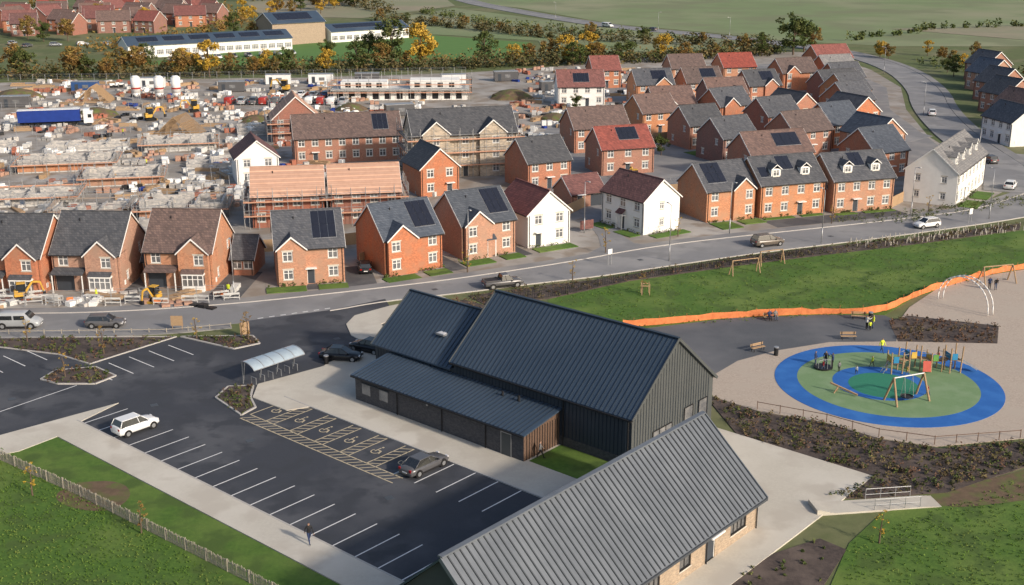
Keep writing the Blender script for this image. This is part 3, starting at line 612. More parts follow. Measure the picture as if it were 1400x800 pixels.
def tree(x,y,k,sc=1.0):
    o=bpy.data.objects.new("autumn_tree" if k in 'yo' else ("young_tree" if k=='s' else "tree"),R.choice(TM[k])); o.location=(x,y,0); o.rotation_euler=(0,0,R.uniform(0,6)); o.scale=(sc*R.uniform(.9,1.1),sc*R.uniform(.9,1.1),sc*R.uniform(.9,1.1)); COL.objects.link(o)
def hedge(name,P,width,h,leaf,dens=1.0,s=.5,step=2.0):
    b=MB()
    for (x,y) in densify(P,step):
        for _ in range(max(1,int(dens))):
            hh=h*R.uniform(.45,1.3)
            clump(b,(x+R.uniform(-width,width)/2,y+R.uniform(-width,width)/2,hh*.5),hh*.6,int(34),s)
    return b.make(name,leaf)
hl=[(-260,356),(-200,356),(-150,358),(-87,366),(-31,380),(9,391),(50,401),(92,425)]
hedge("hedgerow",hl,8,4.5,leafD,2,.55); hedge("hedgerow",[(p[0],p[1]+5) for p in hl],8,4.2,leafO,1,.5);hedge("hedgerow",[(p[0],p[1]+3) for p in hl],9,4.0,leafG,1,.5)
for x,y in densify(hl,7):
    if R.random()<.85: tree(x+R.uniform(-4,4),y+R.uniform(-3,9),R.choice(['o','o','g','g','o','y','o']),R.uniform(.6,1.1))
for x,y,k,s in ((-29,388,'y',1.5),(-38,386,'g',1.6),(-46,392,'g',1.2),(18,396,'y',1.2),(25,398,'y',1.1),(12,400,'o',1),(97,422,'g',1.6),(103,432,'g',1.3),(50,408,'y',1),(38,405,'g',.9),(-100,372,'y',1),(-60,398,'g',.9),(-112,365,'o',1.1),(-150,368,'o',1.1),(-185,372,'y',1.1),(108,440,'o',1.1),(-75,372,'y',.8),(-90,362,'y',1.1),(-130,362,'o',1.3),(-165,360,'o',1.4)): tree(x,y,k,s)
hedge("hedgerow",[(-60,560),(-20,522),(10,486),(50,462),(92,448)],8,3.8,leafD,2,.6,2.5)
hedge("hedgerow",[(-45,610),(-10,540),(30,500),(68,470)],6,3,leafG,1,.6,3)
hedge("hedgerow",[(-150,430),(-128,470),(-120,540),(-160,640)],8,5,leafO,1,.7,3)
hedge("hedgerow",[(-60,600),(-100,690),(-220,700)],8,6,leafD,1,.8,4)
hedge("hedgerow",[(127,470),(180,520),(300,560),(420,600)],6,3,leafG,1,.7,4)
hedge("hedgerow",[(60,800),(200,830),(420,800)],8,4,leafG,1,.9,6)
hedge("hedgerow",[(132,395),(145,365),(160,330)],6,4,leafG,1,.5,3)
for _ in range(34): tree(R.uniform(-230,-90),R.uniform(460,650),R.choice(['o','y','g','o']),R.uniform(.7,1.2))
for _ in range(18): tree(R.uniform(-140,-60),R.uniform(640,760),R.choice(['o','g','o']),R.uniform(1,1.5))
for _ in range(22): tree(R.uniform(120,160),R.uniform(280,430),R.choice(['o','g','y']),R.uniform(.4,.7))
for x,y in densify([(-60,565),(-20,525),(10,490),(50,465),(92,450)],16): tree(x,y+R.uniform(-4,4),R.choice('oggoo'),R.uniform(.5,.8))
for x,y in ((22,258),(40,262),(60,282),(72,300),(35,300),(55,300),(66,322),(16,300),(50,330),(30,240),(50,245),(83,262)): tree(x,y,R.choice('ogs'),R.uniform(.35,.5))
def planting(P,dens,leaf,name="bed_planting",hs=.35,s=.14,n=9):
    xs=[p[0] for p in P];ys=[p[1] for p in P]; A=(max(xs)-min(xs))*(max(ys)-min(ys)); b=MB()
    for _ in range(int(A*dens)):
        x,y=R.uniform(min(xs),max(xs)),R.uniform(min(ys),max(ys))
        if inpoly(x,y,P): h=hs*R.uniform(.5,1.3); clump(b,(x,y,.1+h*.5),h*.7,n,s)
    if b.v: return b.make(name,leaf)
planting(beds['b'],1.5,leafD); planting(beds['b'],.8,leafG); planting(beds['b'],.7,leafR,hs=.5); planting(beds['a'],2,leafR); planting(beds['j'],2,leafR); planting(beds['d'],1.0,leafG); planting(beds['d'],.5,leafR); planting(beds['i'],1.5,leafR,hs=.6)
for k in 'efg': planting(beds[k],2,leafG); planting(beds[k],1.2,leafR)
planting(beds['h'],1.2,leafD,hs=.45); planting(beds['h'],.5,leafR,hs=.5); planting(beds['c'],.4,leafG,hs=.2)
grassT=leafm("grass_blades",(0.10,0.18,0.03),(0.065,0.13,0.02),(0.15,0.20,0.05))
planting([(-60,110),(-46,100),(-20,77),(-8,66),(-30,60),(-75,90)],7,grassT,"grass_tufts",.10,.07,5)
planting([(26,83),(45,95),(60,98),(70,70),(22,70)],4,grassT,"grass_tufts",.10,.08,5)
planting([(4.6,145),(30,159.5),(77,179),(70,159),(51,146),(45,139),(15,134)],1.5,grassT,"grass_tufts",.10,.1,4)
planting([(48,185),(93,205),(93,200),(60,183)],1,leafG,hs=.5)
st=MB()
for i in range(200):
    t=R.random(); x=50+t*38; y=168.3+t*14.5+R.uniform(0,4.6); st.cyl((x,y,0),(x,y,.65*R.uniform(.8,1.2)),.045,n=6)
st.make("tree_guards",cream)
# ------------------------------------------------------------------ fences
def railfence(name,P,h,m,step=2.0,rails=(.5,.95),pw=.08,pales=None):
    b=MB(); D=densify(P,step)
    for x,y in D: b.box(x-pw/2,y-pw/2,0,x+pw/2,y+pw/2,h+.05)
    for a,c in zip(D,D[1:]):
        for r in rails: b.beam((a[0],a[1],r*h),(c[0],c[1],r*h),.03,.06)
    if pales:
        for x,y in densify(P,pales):
            hh=h*R.uniform(.92,1.08); dx=R.uniform(-.03,.03); b.beam((x,y,.05),(x+dx,y+dx,hh),.05,.03)
    return b.make(name,m)
railfence("chestnut_paling_fence",[(-60,108.6),(-45.5,97.9),(-35.9,90.8),(-26.8,83.5),(-19,77.2),(-13,72.3)],1.05,timberG,2.2,(.3,.85),.1,.13)
railfence("metal_railing",[(-3,143.2),(4.6,145.6),(15.5,153.2),(33,161.5),(45,166.5)],1.1,black,2.5,(.1,.95),.05,.3)
railfence("timber_knee_rail",[(-95,131),(-60,131.3),(-40,132),(-33,134)],.6,timberG,2,(.8,))
railfence("wire_fence",[(24,109.3),(30,106.2),(34,102.8),(38.6,101.1),(47,102.5)],.9,timberD,2.0,(.95,),.06,None)
of=MB(); OP=densify(smoothline([(13,133.9),(20,135.6),(26.3,137.6),(38.1,139),(45.2,139),(51,146),(61.2,153.8),(70,158.9),(95,166)]),1.0)
hp=1.0
for i,(a,c) in enumerate(zip(OP,OP[1:])):
    h=.9+R.uniform(-.25,.08); of.quad((a[0],a[1],.03),(c[0],c[1],.03),(c[0],c[1],h),(a[0],a[1],hp)); hp=h
for x,y in OP[::2]: of.cyl((x,y,0),(x,y,1.15),.02,n=5)
of.make("orange_barrier_fence",orange)
tf=MB()
for P in ([(-6,172.5),(1,178)],[(5,182),(12,195)],[(62.6,194.5),(66,199)],[(-21,160),(-15,172)],[(-40,166),(-26,170)],[(22,203),(36,207)],[(24,188),(27,196)],[(38,205),(62,215)],[(-3,185),(3,200)],[(-26,170),(-18,174),(-8,180)],[(50,228),(60,232)],[(30,256),(46,262)],[(40,280),(60,288)],[(45,303),(62,308)]):
    D=densify(P,1.8)
    for a,c in zip(D,D[1:]): tf.beam((a[0],a[1],.9),(c[0],c[1],.9),.06,1.8)
tf.make("garden_fence",timber)
# ------------------------------------------------------------------ vehicles
def car(loc,rot,m,L=4.3,W=1.8,H=1.5,kind='hatch',name="parked_car"):
    V=Thing(name,loc,rot); k=H/1.5
    if kind=='van': st=[(-.5,.4,1.7,.86),(-.485,.3,1.88,.93),(-.3,.28,1.93,.95),(.12,.28,1.93,.95),(.2,.28,1.85,.96),(.33,.28,1.15,.98),(.42,.28,1.02,.97),(.48,.3,.85,.9),(.5,.38,.65,.82)]; k=1
    elif kind=='pickup': st=[(-.5,.5,.95,.92),(-.48,.42,1.05,.96),(-.1,.4,1.08,1),(.2,.4,1.08,1),(.4,.42,1.02,.97),(.47,.45,.9,.92),(.5,.5,.7,.85)]; k=1
    elif kind=='saloon': st=[(-.5,.36,.75,.82),(-.485,.28,.92,.92),(-.34,.25,.97,.98),(0,.22,.92,1),(.25,.24,.90,1),(.42,.27,.78,.94),(.48,.32,.66,.85),(.5,.38,.55,.78)]
    else: st=[(-.5,.36,.85,.86),(-.485,.28,.97,.94),(-.36,.25,.98,.99),(0,.22,.94,1),(.24,.24,.93,1),(.40,.27,.84,.95),(.48,.32,.7,.87),(.5,.38,.58,.8)]
    hw=W/2; rings=[]
    for x,zb,zt,f in st:
        zb*=k;zt*=k;h=hw*f
        rings.append([(x*L,-h*.9,zb),(x*L,-h,zb+.14),(x*L,-h,zb+(zt-zb)*.62),(x*L,-h*.9,zt-.02),(x*L,-h*.45,zt+.03),(x*L,h*.45,zt+.03),(x*L,h*.9,zt-.02),(x*L,h,zb+(zt-zb)*.62),(x*L,h,zb+.14),(x*L,h*.9,zb)])
    V("body",m,True).loft(rings)
    if kind!='van':
        a0,a1,b1,b0={'hatch':(-.47,-.40,.06,.24),'saloon':(-.40,-.24,.05,.23),'pickup':(-.08,-.05,.12,.24)}[kind]
        zb=(1.05 if kind=='pickup' else .93*k); zt=(1.72 if kind=='pickup' else H-.04)
        base=[(a0*L,-hw*.9,zb),(b0*L,-hw*.88,zb),(b0*L,hw*.88,zb),(a0*L,hw*.9,zb)]; top=[(a1*L,-hw*.72,zt),(b1*L,-hw*.7,zt),(b1*L,hw*.7,zt),(a1*L,hw*.72,zt)]
        V("windows",carglass).loft([base,top])
        V("roof_panel",m,False,.03).add([(x,y,zt-.005) for x,y,_ in top]+[(x*.97,y*.97,zt+.045) for x,y,_ in top],[(0,1,5,4),(1,2,6,5),(2,3,7,6),(3,0,4,7),(4,5,6,7)])
        for p,q in zip(base,top): V("pillars",m,True).cyl(p,q,.05,.04,6)
        for sg in(-1,1):
            V("pillars",m,True).beam(((a0*.35+b0*.65)*L*.35,sg*hw*.905,zb),((a1*.35+b1*.65)*L*.35,sg*hw*.73,zt),.03,.08)
        if kind=='pickup':
            V("load_bed",black).box(-.47*L,-hw*.82,1.06,-.1*L,hw*.82,1.12); 
            for sg in(-1,1): V("bed_rails",m).box(-.48*L,sg*hw*.9-.05,1.05,-.1*L,sg*hw*.9+.05,1.2)
            V("tailgate",m).box(-.49*L,-hw*.88,1.0,-.475*L,hw*.88,1.2)
    else:
        V("windscreen",carglass).quad((.205*L+.03,-hw*.74,1.87),(.205*L+.03,hw*.74,1.87),(.325*L+.03,hw*.8,1.25),(.325*L+.03,-hw*.8,1.25))
        for sg in(-1,1):
            if R.random()<.5 or m is pSilver: V("windows",carglass).box(-.42*L,sg*hw*.965-.01,1.15,-.08*L,sg*hw*.965+.01,1.65)
            V("windows",carglass).box(-.04*L,sg*hw*.97-.01,1.15,.2*L,sg*hw*.97+.01,1.65)
    r=.33 if kind in('hatch','saloon') else .37
    for fx in(-.31,.32):
        for sg in(-1,1):
            V("wheel_arches",black).cyl((fx*L,sg*(hw*.9),r),(fx*L,sg*(hw+.004),r),r*1.2,n=18)
            V("tyres",rubber).cyl((fx*L,sg*(hw-.2),r),(fx*L,sg*(hw+.02),r),r,n=18); V("hubs",alu).cyl((fx*L,sg*(hw-.1),r),(fx*L,sg*(hw+.03),r),r*.62,n=10)
    zl=.66*k
    for sg in(-1,1):
        V("head_lights",headl).box(.462*L,sg*hw*.62-.16,zl-.03,.488*L,sg*hw*.62+.16,zl+.1); V("tail_lights",redl).box(-.503*L,sg*hw*.7-.12,zl+.05,-.47*L,sg*hw*.7+.12,zl+.25)
        V("mirrors",m).box(.17*L,sg*(hw+.08)-.08,zl+.3,.2*L,sg*(hw+.08)+.08,zl+.42)
        V("sills",black).box(-.24*L,sg*(hw-.02)-.02,.2,.25*L,sg*(hw-.02)+.025,.36)
    V("grille",black).box(.47*L,-.4,.4,.503*L,.4,.55); V("number_plate",pvc).box(.49*L,-.26,.4,.508*L,.26,.5); V("number_plate",pvc).box(-.508*L,-.26,.5,-.49*L,.26,.6)
    return V.done()
X,Y=S(-40,-23.6); car((X,Y,.035),49,pWhite,4.25,1.8,1.62,'hatch')
X,Y=S(-13.7,-11.7); car((X,Y,.035),49,pGrey,4.75,1.83,1.42,'saloon')
car((-18.6,123.4,.035),-8,pBlack,4.6,1.85,1.45,'saloon'); car((-15.9,126,.035),150,pBlack,4.4,1.85,1.5,'hatch')
car((-57.9,134.2,.03),2,pSilver,5.2,2.0,1.95,'van',"van"); car((-47.8,134.4,.03),3,pGrey,4.5,1.8,1.45,'hatch')
car((-1.2,150.2,.03),20,pGrey,5.3,1.9,1.8,'pickup',"pickup_truck"); car((37.4,170.8,.03),22,pGold,4.9,1.95,1.75,'hatch'); car((64.2,181.5,.03),203,pWhite,4.3,1.8,1.5,'hatch')
car((-20,157.5,.03),100,pBlack,4.2,1.75,1.45,'hatch'); car((88,209,.12),60,pWhite,4.3,1.8,1.5,'hatch'); car((101,290,.2),75,pWhite,4.3,1.8,1.5); car((58,240,.06),30,pRed); car((20,247,.06),70,pWhite,kind='van',L=5.2,W=2,name="van")
car((41,528,.2),-50,pWhite,5.5,2,1.9,'van',"van"); car((58,511,.2),140,pGrey); car((104,455,.2),-60,pWhite); car((93,232,.2),95,pGrey); car((26,203,.03),30,pSilver); car((43,206,.03),20,pBlue); car((52,225,.06),25,pGrey); car((33,270,.06),80,pWhite); car((9,212,.05),80,pBlack)
for i in range(11): car((-72+i*2.9+R.uniform(-.3,.3),309+R.uniform(-.6,.6),.02),90+R.uniform(-4,4),R.choice([pWhite,pWhite,pSilver,pGrey,pWhite,pRed]),5.2,2.0,1.95,R.choice(['van','van','hatch']),"van")
for i in range(9): car((-56+i*3.2,322+R.uniform(-1,1),.02),85,R.choice([pWhite,pSilver,pGrey,pBlue]),4.4)
for i in range(12): car((-150-i*9,452+R.uniform(-6,6),.02),R.uniform(0,90),R.choice([pWhite,pSilver,pGrey,pBlue]),4.4)
for i in range(9): car((-112+i*4.5,402+i*2.6,.15),-60,R.choice([pWhite,pSilver,pGrey,pRed]),4.4)
V=Thing("lorry",(-112,273,.02),14)
V("curtain_sides",bluep).box(0,-1.25,1.25,13.4,1.25,3.9); V("trailer_roof",pvc).box(-.02,-1.27,3.9,13.42,1.27,3.97); V("chassis",black).box(.3,-.5,.75,15,.5,1.2)
V("cab",pWhite,False,.12).box(14.1,-1.22,.6,16.2,1.22,3.3); V("cab_deflector",pWhite,False,.1).box(14.1,-1.1,3.3,15.5,1.1,3.85); V("cab_windscreen",carglass).box(16.15,-1.05,1.9,16.24,1.05,2.9); V("cab_side_window",carglass).box(15.1,-1.24,1.9,15.9,-1.18,2.7)
for x in(1.5,2.9,4.3,11.9,15.3):
    for sg in(-1,1): V("tyres",rubber).cyl((x,sg*.85,.5),(x,sg*1.2,.5),.5,n=16)
V.done()
def digger(loc,rot,sc=1.0,name="mini_digger"):
    V=Thing(name,loc,rot); V.e.scale=(sc,)*3
    for sg in(-1,1):
        V("tracks",rubber).box(-.7,sg*.6-.16,.08,.7,sg*.6+.16,.48)
        for x in(-.7,.7): V("tracks",rubber).cyl((x,sg*.6-.16,.28),(x,sg*.6+.16,.28),.2,n=12)
    V("turntable",black).cyl((0,0,.45),(0,0,.62),.4,n=14); V("body",digy,False,.06).box(-.95,-.65,.62,.2,.65,1.15); V("engine_cover",digy,False,.08).box(-.95,-.6,1.15,-.45,.6,1.4)
    V("cab_roof",digy,False,.03).box(-.6,-.5,2.2,.45,.5,2.3); V("cab_glass",carglass).box(-.5,-.42,1.15,.35,.42,2.2)
    for x in(-.55,.4):
        for y in(-.46,.46): V("cab_frame",black).box(x-.04,y-.04,.65,x+.04,y+.04,2.2)
    V("boom",digy).beam((.3,0,.9),(1.3,0,2.3),.18,.25); V("boom",digy).beam((1.3,0,2.3),(2.2,0,2.2),.18,.22); V("dipper",digy).beam((2.2,0,2.25),(2.55,0,1.0),.15,.18)
    V("ram",steel).cyl((.5,0,.9),(1.2,0,1.9),.05); V("bucket",black).add([(2.4,-.25,1.0),(2.8,-.25,.9),(2.75,-.25,.5),(2.4,-.25,.45),(2.4,.25,1.0),(2.8,.25,.9),(2.75,.25,.5),(2.4,.25,.45)],[(0,1,2,3),(4,5,6,7),(0,1,5,4),(1,2,6,5),(2,3,7,6)]); V("blade",digy).box(.95,-.75,.1,1.02,.75,.4)
    return V.done()
digger((-61.5,144.6),20); digger((-44.7,143.6),250,.95); digger((-85,283),30,1.35,"excavator"); digger((22,214),100,1.1,"excavator"); digger((-30,240),45,1.2,"excavator"); digger((-62,330),170,1.5,"excavator"); digger((-78,296),200,1.3,"excavator")
# ------------------------------------------------------------------ street furniture
V=Thing("bike_shelter",(-24.9,118.0,.1),49); n=10
for i in range(n):
    a0=math.pi*(.12+.5*i/n);a1=math.pi*(.12+.5*(i+1)/n)
    f=lambda a:(1.6*math.cos(a)-.4,1.5+.95*math.sin(a))
    y0,z0=f(a0);y1,z1=f(a1); V("canopy",poly,True).quad((-3.3,-y0,z0),(3.3,-y0,z0),(3.3,-y1,z1),(-3.3,-y1,z1))
    for x in(-3.3,-1.98,-.66,.66,1.98,3.3): V("hoops",steel).beam((x,-y0,z0),(x,-y1,z1),.07,.07)
for x in(-3.3,-1.1,1.1,3.3): V("posts",steel).cyl((x,.9,0),(x,.4,2.4),.05); 
for x in(-3.3,3.3): V("posts",steel).cyl((x,.9,0),(x,.9,2.2),.05)
V("front_beam",steel).beam((-3.3,-1.08,1.85),(3.3,-1.08,1.85),.07,.07); V("back_beam",steel).beam((-3.3,.95,2.3),(3.3,.95,2.3),.07,.07)
for i in range(6):
    x=-2.7+i*1.08; V("cycle_stands",steel).cyl((x,-.5,0),(x,-.5,.75),.03);V("cycle_stands",steel).cyl((x,.3,0),(x,.3,.75),.03);V("cycle_stands",steel).cyl((x,-.5,.75),(x,.3,.75),.03)
V.done()
def lamp(x,y,rot,h=8):
    V=Thing("street_lamp",(x,y,0),rot); V("column",steel,True).cyl((0,0,0),(0,0,h*.3),.09); V("column",steel,True).cyl((0,0,h*.3),(0,0,h),.06,.04); V("arm",steel).cyl((0,0,h),(.9,0,h+.15),.035); V("lantern",alu,False,.02).box(.7,-.12,h+.08,1.3,.12,h+.2); V.done()
for p in((45.6,172,110),(22,162.5,110),(-6,160,-70),(-35,145,-80),(76,187,110),(-70,141,-90),(11,178,-60),(88,225,150),(99,290,180),(113,370,180),(64,188.5,-70),(33,177.5,-70),(85,480,200),(20,565,200),(60,505,30),(110,450,200)): lamp(*p)
def signpost(name,x,y,rot,w,h,z,m):
    V=Thing(name,(x,y,0),rot)
    for s in(-1,1): V("posts",timber if m is timber else steel).cyl((s*w*.4,0,0),(s*w*.4,0,z+h),.05)
    V("panel",m).box(-w/2,-.08,z,w/2,-.04,z+h); V.done()
signpost("entrance_sign",-30.6,130.5,30,1.1,1.5,.4,timber); signpost("notice_board",-39,133,0,1.4,1.2,.6,timber); signpost("road_sign",13.5,160.5,30,.7,.7,1.6,pvc); signpost("road_sign",72,184.5,30,.7,.9,1.4,pvc); signpost("sales_sign",11.4,179,30,2.4,1.4,.4,tileM)
for p in((-44,142.5),(-55,143),(-67,142.8),(-36.5,145.8)): signpost("roadwork_sign",p[0],p[1],R.uniform(-30,30),.8,.6,.3,R.choice([pvc,digy,orange]))
b=MB()
for i in range(22):
    x=R.uniform(-75,-36); y=142+R.uniform(0,4); r=R.uniform(-.4,.4)
    b.beam((x,y,.95),(x+1.9*math.cos(r),y+1.9*math.sin(r),.95),.05,.25); b.beam((x,y,.45),(x+1.9*math.cos(r),y+1.9*math.sin(r),.45),.05,.12)
    for t in(0,1.9): b.box(x+t*math.cos(r)-.04,y+t*math.sin(r)-.25,0,x+t*math.cos(r)+.04,y+t*math.sin(r)+.25,.08); b.box(x+t*math.cos(r)-.03,y+t*math.sin(r)-.03,.08,x+t*math.cos(r)+.03,y+t*math.sin(r)+.03,1.05)
b.make("plastic_barriers",stonew)
def frame(name,p,q,h,m,legs=.8,r=.06,seats=0,bm=None):
    V=Thing(name,(p[0],p[1],.06),math.degrees(math.atan2(q[1]-p[1],q[0]-p[0]))); L=math.dist(p,q)
    V("top_bar",bm or m).cyl((0,0,h),(L,0,h),r*.8)
    for x in(0,L):
        for s in(-1,1): V("legs",m).cyl((x+(-.15 if x==0 else .15),s*legs,0),(x,0,h),r)
    for i in range(seats):
        x=L*(i+.5)/seats
        for s in(-.25,.25): V("chains",steel).cyl((x+s,0,h),(x+s,0,.5),.015,n=5)
        V("seats",black).box(x-.25,-.12,.45,x+.25,.12,.5)
    return V
frame("wooden_goal",(29.5,155.3),(33.2,156.8),2.0,timber,.5,.08).done(); frame("wooden_goal",(34.2,160),(37.5,161.3),2.0,timber,.5,.08).done()
frame("swing_frame",(61.5,151),(65.8,152.3),2.4,timber,.9,.09,2).done()
V=frame("basket_swing",(37.6,110.8),(41.0,112.2),2.7,timber,1.0,.11,0,steel)
for k in range(16):
    a=2*math.pi*k/16;b=2*math.pi*(k+1)/16; V("basket",black).cyl((1.83+.6*math.cos(a),.6*math.sin(a),.5),(1.83+.6*math.cos(b),.6*math.sin(b),.5),.06)
V("basket_net",black).cyl((1.83,0,.44),(1.83,0,.48),.58,n=16)
for s in(-.5,.5):
    for t in(-.35,.35): V("chains",steel).cyl((1.83+s,0,2.7),(1.83+s,t,.5),.02,n=5)
V.done()
V=Thing("timber_balance_beam",(33.6,113.2,.08),-35); V("beam",timber).beam((-1.6,0,.9),(1.3,0,.2),.16,.16); V("legs",timber).cyl((-1,.4,0),(-.7,0,.75),.07); V("legs",timber).cyl((-1,-.4,0),(-.7,0,.75),.07); V.done()
V=Thing("play_roundabout",(33.2,120.5,.08),0); V("platform",black).cyl((0,0,.1),(0,0,.2),1.0,n=24)
for k in range(5):
    a=k*1.257; V("handles",steel).cyl((.8*math.cos(a),.8*math.sin(a),.2),(.8*math.cos(a),.8*math.sin(a),.95),.03); V("handles",steel).cyl((.8*math.cos(a),.8*math.sin(a),.95),(0,0,.95),.03)
V.done()
V=Thing("climbing_frame",(43.6,119.8,.08),8)
pyel=mat("play_yellow",(0.60,0.40,0.08),None,3,rough=0.5); pblu=mat("play_blue",(0.03,0.22,0.42),None,3,rough=0.5); pgrn=mat("play_green",(0.12,0.30,0.07),None,3,rough=0.5); pred=mat("play_red",(0.42,0.06,0.04),None,3,rough=0.5)
tw=[(-3.2,0),(-1.0,.5),(1.2,0),(3.0,-.6)]
for i,(x,y) in enumerate(tw):
    hp=1.2+.25*(i%2)
    for sx in(-.6,.6):
        for sy in(-.6,.6): V("posts",timber).cyl((x+sx,y+sy,0),(x+sx+R.uniform(-.1,.1),y+sy,2.3+.4*(i%2)+R.uniform(-.2,.3)),.08)
    V("decks",timberD).box(x-.6,y-.6,hp-.06,x+.6,y+.6,hp)
    pm=[("panels_blue",pblu),("panels_yellow",pyel),("panels_green",pgrn),("panels_blue",pblu)][i]
    V(*pm).box(x-.5,y-.68,hp+.05,x+.1,y-.63,hp+.75)
    V("panels_yellow" if i%2==0 else "panels_blue",pyel if i%2==0 else pblu).box(x-.66,y-.5,hp+.1,x-.62,y+.5,hp+.7)
for (x0,y0),(x1,y1) in zip(tw,tw[1:]): V("bridges",timber).beam((x0+.6,y0,1.3),(x1-.6,y1,1.3),.9,.06); V("ropes",steel).cyl((x0+.6,y0-.5,2),(x1-.6,y1-.5,2),.03);V("ropes",steel).cyl((x0+.6,y0+.5,2),(x1-.6,y1+.5,2),.03)
V("slide",pyel).add([(3.6,-1.0,1.4),(3.6,-.4,1.4),(5.4,-.8,.25),(5.4,-1.4,.25)],[(0,1,2,3)]); V("slide_sides",steel).beam((3.6,-1.0,1.5),(5.4,-1.4,.35),.05,.2);V("slide_sides",steel).beam((3.6,-.4,1.5),(5.4,-.8,.35),.05,.2)
V("ladder",steel).cyl((-3.8,-.3,1.2),(-4.6,-.3,0),.04);V("ladder",steel).cyl((-3.8,.3,1.2),(-4.6,.3,0),.04)
for k in range(4): V("ladder",steel).cyl((-3.95-.17*k,-.3,1.0-.26*k),(-3.95-.17*k,.3,1.0-.26*k),.03)
V("climbing_net",pred).beam((0,-.9,.2),(0.1,-.6,1.3),.9,.03)
V.done()
V=Thing("play_arch",(53.5,144.5,.06),-60)
for off in(0,.9):
    pr=None
    for k in range(17):
        a=math.pi*k/16; p=(3.8-3.8*math.cos(a),off,.1+3.8*math.sin(a)**.8)
        if pr: V("arch_tube",pvc,True).cyl(pr,p,.07)
        pr=p
V.done()
def bench(x,y,rot):
    V=Thing("park_bench",(x,y,.06),rot)
    for k in range(3): V("seat",timber).box(-.9,-.2+k*.15,.42,.9,-.08+k*.15,.46)
    for k in range(2): V("backrest",timber).box(-.9,.26,.58+k*.16,.9,.30,.7+k*.16)
    for s in(-.7,.7): V("legs",black).box(s-.03,-.2,0,s+.03,-.15,.42);V("legs",black).box(s-.03,.22,0,s+.03,.28,.9)
    V.done()
bench(38.3,129.6,0);bench(27.3,125.9,30);bench(30.9,136.6,10);bench(41.5,136.9,-5);bench(16,116,40)
for p in((42.8,136.6),(29,124.5),(-20,121.8)):
    V=Thing("litter_bin",(p[0],p[1],.06)); V("drum",black).cyl((0,0,0),(0,0,.9),.25,n=12); V("lid",steel).cyl((0,0,.9),(0,0,1.0),.28,n=12); V.done()
V=Thing("concrete_steps",(29.8,89.3,0),8)
V("landing",conc).box(-4,-1.1,.0,4.2,.9,.16); 
for i in range(4): V("treads",conc).box(4.2+i*.35,-1.1,0,4.55+i*.35,.9,.14-.03*i); V("treads",conc).box(-4.35-i*.35,-1.1,0,-4-i*.35,.9,.2+.1*i)
for y in(.85,-1.0):
    for x in(-.5,.8,2.1,3.4): V("handrail",steel).cyl((x,y,.1),(x,y,1.1),.03)
    V("handrail",steel).cyl((-.5,y,1.1),(3.4,y,1.1),.035); V("handrail",steel).cyl((-.5,y,.6),(3.4,y,.6),.025)
V.done()
# ------------------------------------------------------------------ construction site
boards=mat("scaffold_boards",(0.46,0.36,0.27),(0.34,0.26,0.20),2); scor=mat("scaffold_orange_guard",(0.58,0.31,0.21),(0.45,0.24,0.16),2)
def scaffold(V,w,d,h,off=1.1,lifts=(1.6,3.4),step=2.2,guards=True):
    s=V("scaffold_poles",steel); bd=V("scaffold_boards",boards); g=V("guard_boards",scor)
    for (a,b) in (((-off,-off),(w+off,-off)),((w+off,-off),(w+off,d+off)),((w+off,d+off),(-off,d+off)),((-off,d+off),(-off,-off))):
        L=math.dist(a,b); n=max(1,int(L/step)); dx,dy=(b[0]-a[0])/L,(b[1]-a[1])/L; nx,ny=-dy,dx
        for i in range(n+1):
            x,y=a[0]+dx*L*i/n,a[1]+dy*L*i/n
            s.cyl((x,y,0),(x,y,h+R.uniform(.3,1.2)),.045,n=5); s.cyl((x+nx*.8,y+ny*.8,0),(x+nx*.8,y+ny*.8,h+.2),.045,n=5)
        for z in lifts:
            if z>h: continue
            bd.beam((a[0]+nx*.4,a[1]+ny*.4,z),(b[0]+nx*.4,b[1]+ny*.4,z),.8,.05)
            s.cyl((a[0],a[1],z+1),(b[0],b[1],z+1),.04,n=5); s.cyl((a[0],a[1],z+.5),(b[0],b[1],z+.5),.03,n=5)
            if guards: g.beam((a[0]-nx*.03,a[1]-ny*.03,z+.12),(b[0]-nx*.03,b[1]-ny*.03,z+.12),.03,.2)
for fl,w,d,r,h,l in (((-40,181),11,9,9,5.6,(2.0,4.2)),((-28.3,183.2),11,9,10,5.6,(2.0,4.2)),((-18,217.4),19.5,10,14,8.4,(2.2,4.6,7)),((-50.6,254),10,9,14,5,(2,4))):
    V=Thing("scaffolding",(fl[0],fl[1],.02),r); scaffold(V,w,d,h,1.2,l); V.done()
house((-50.6,254),10,9,14,wm=brickB,rm=felt,ridge='y',cols=3,name="unfinished_house",pitch=42)
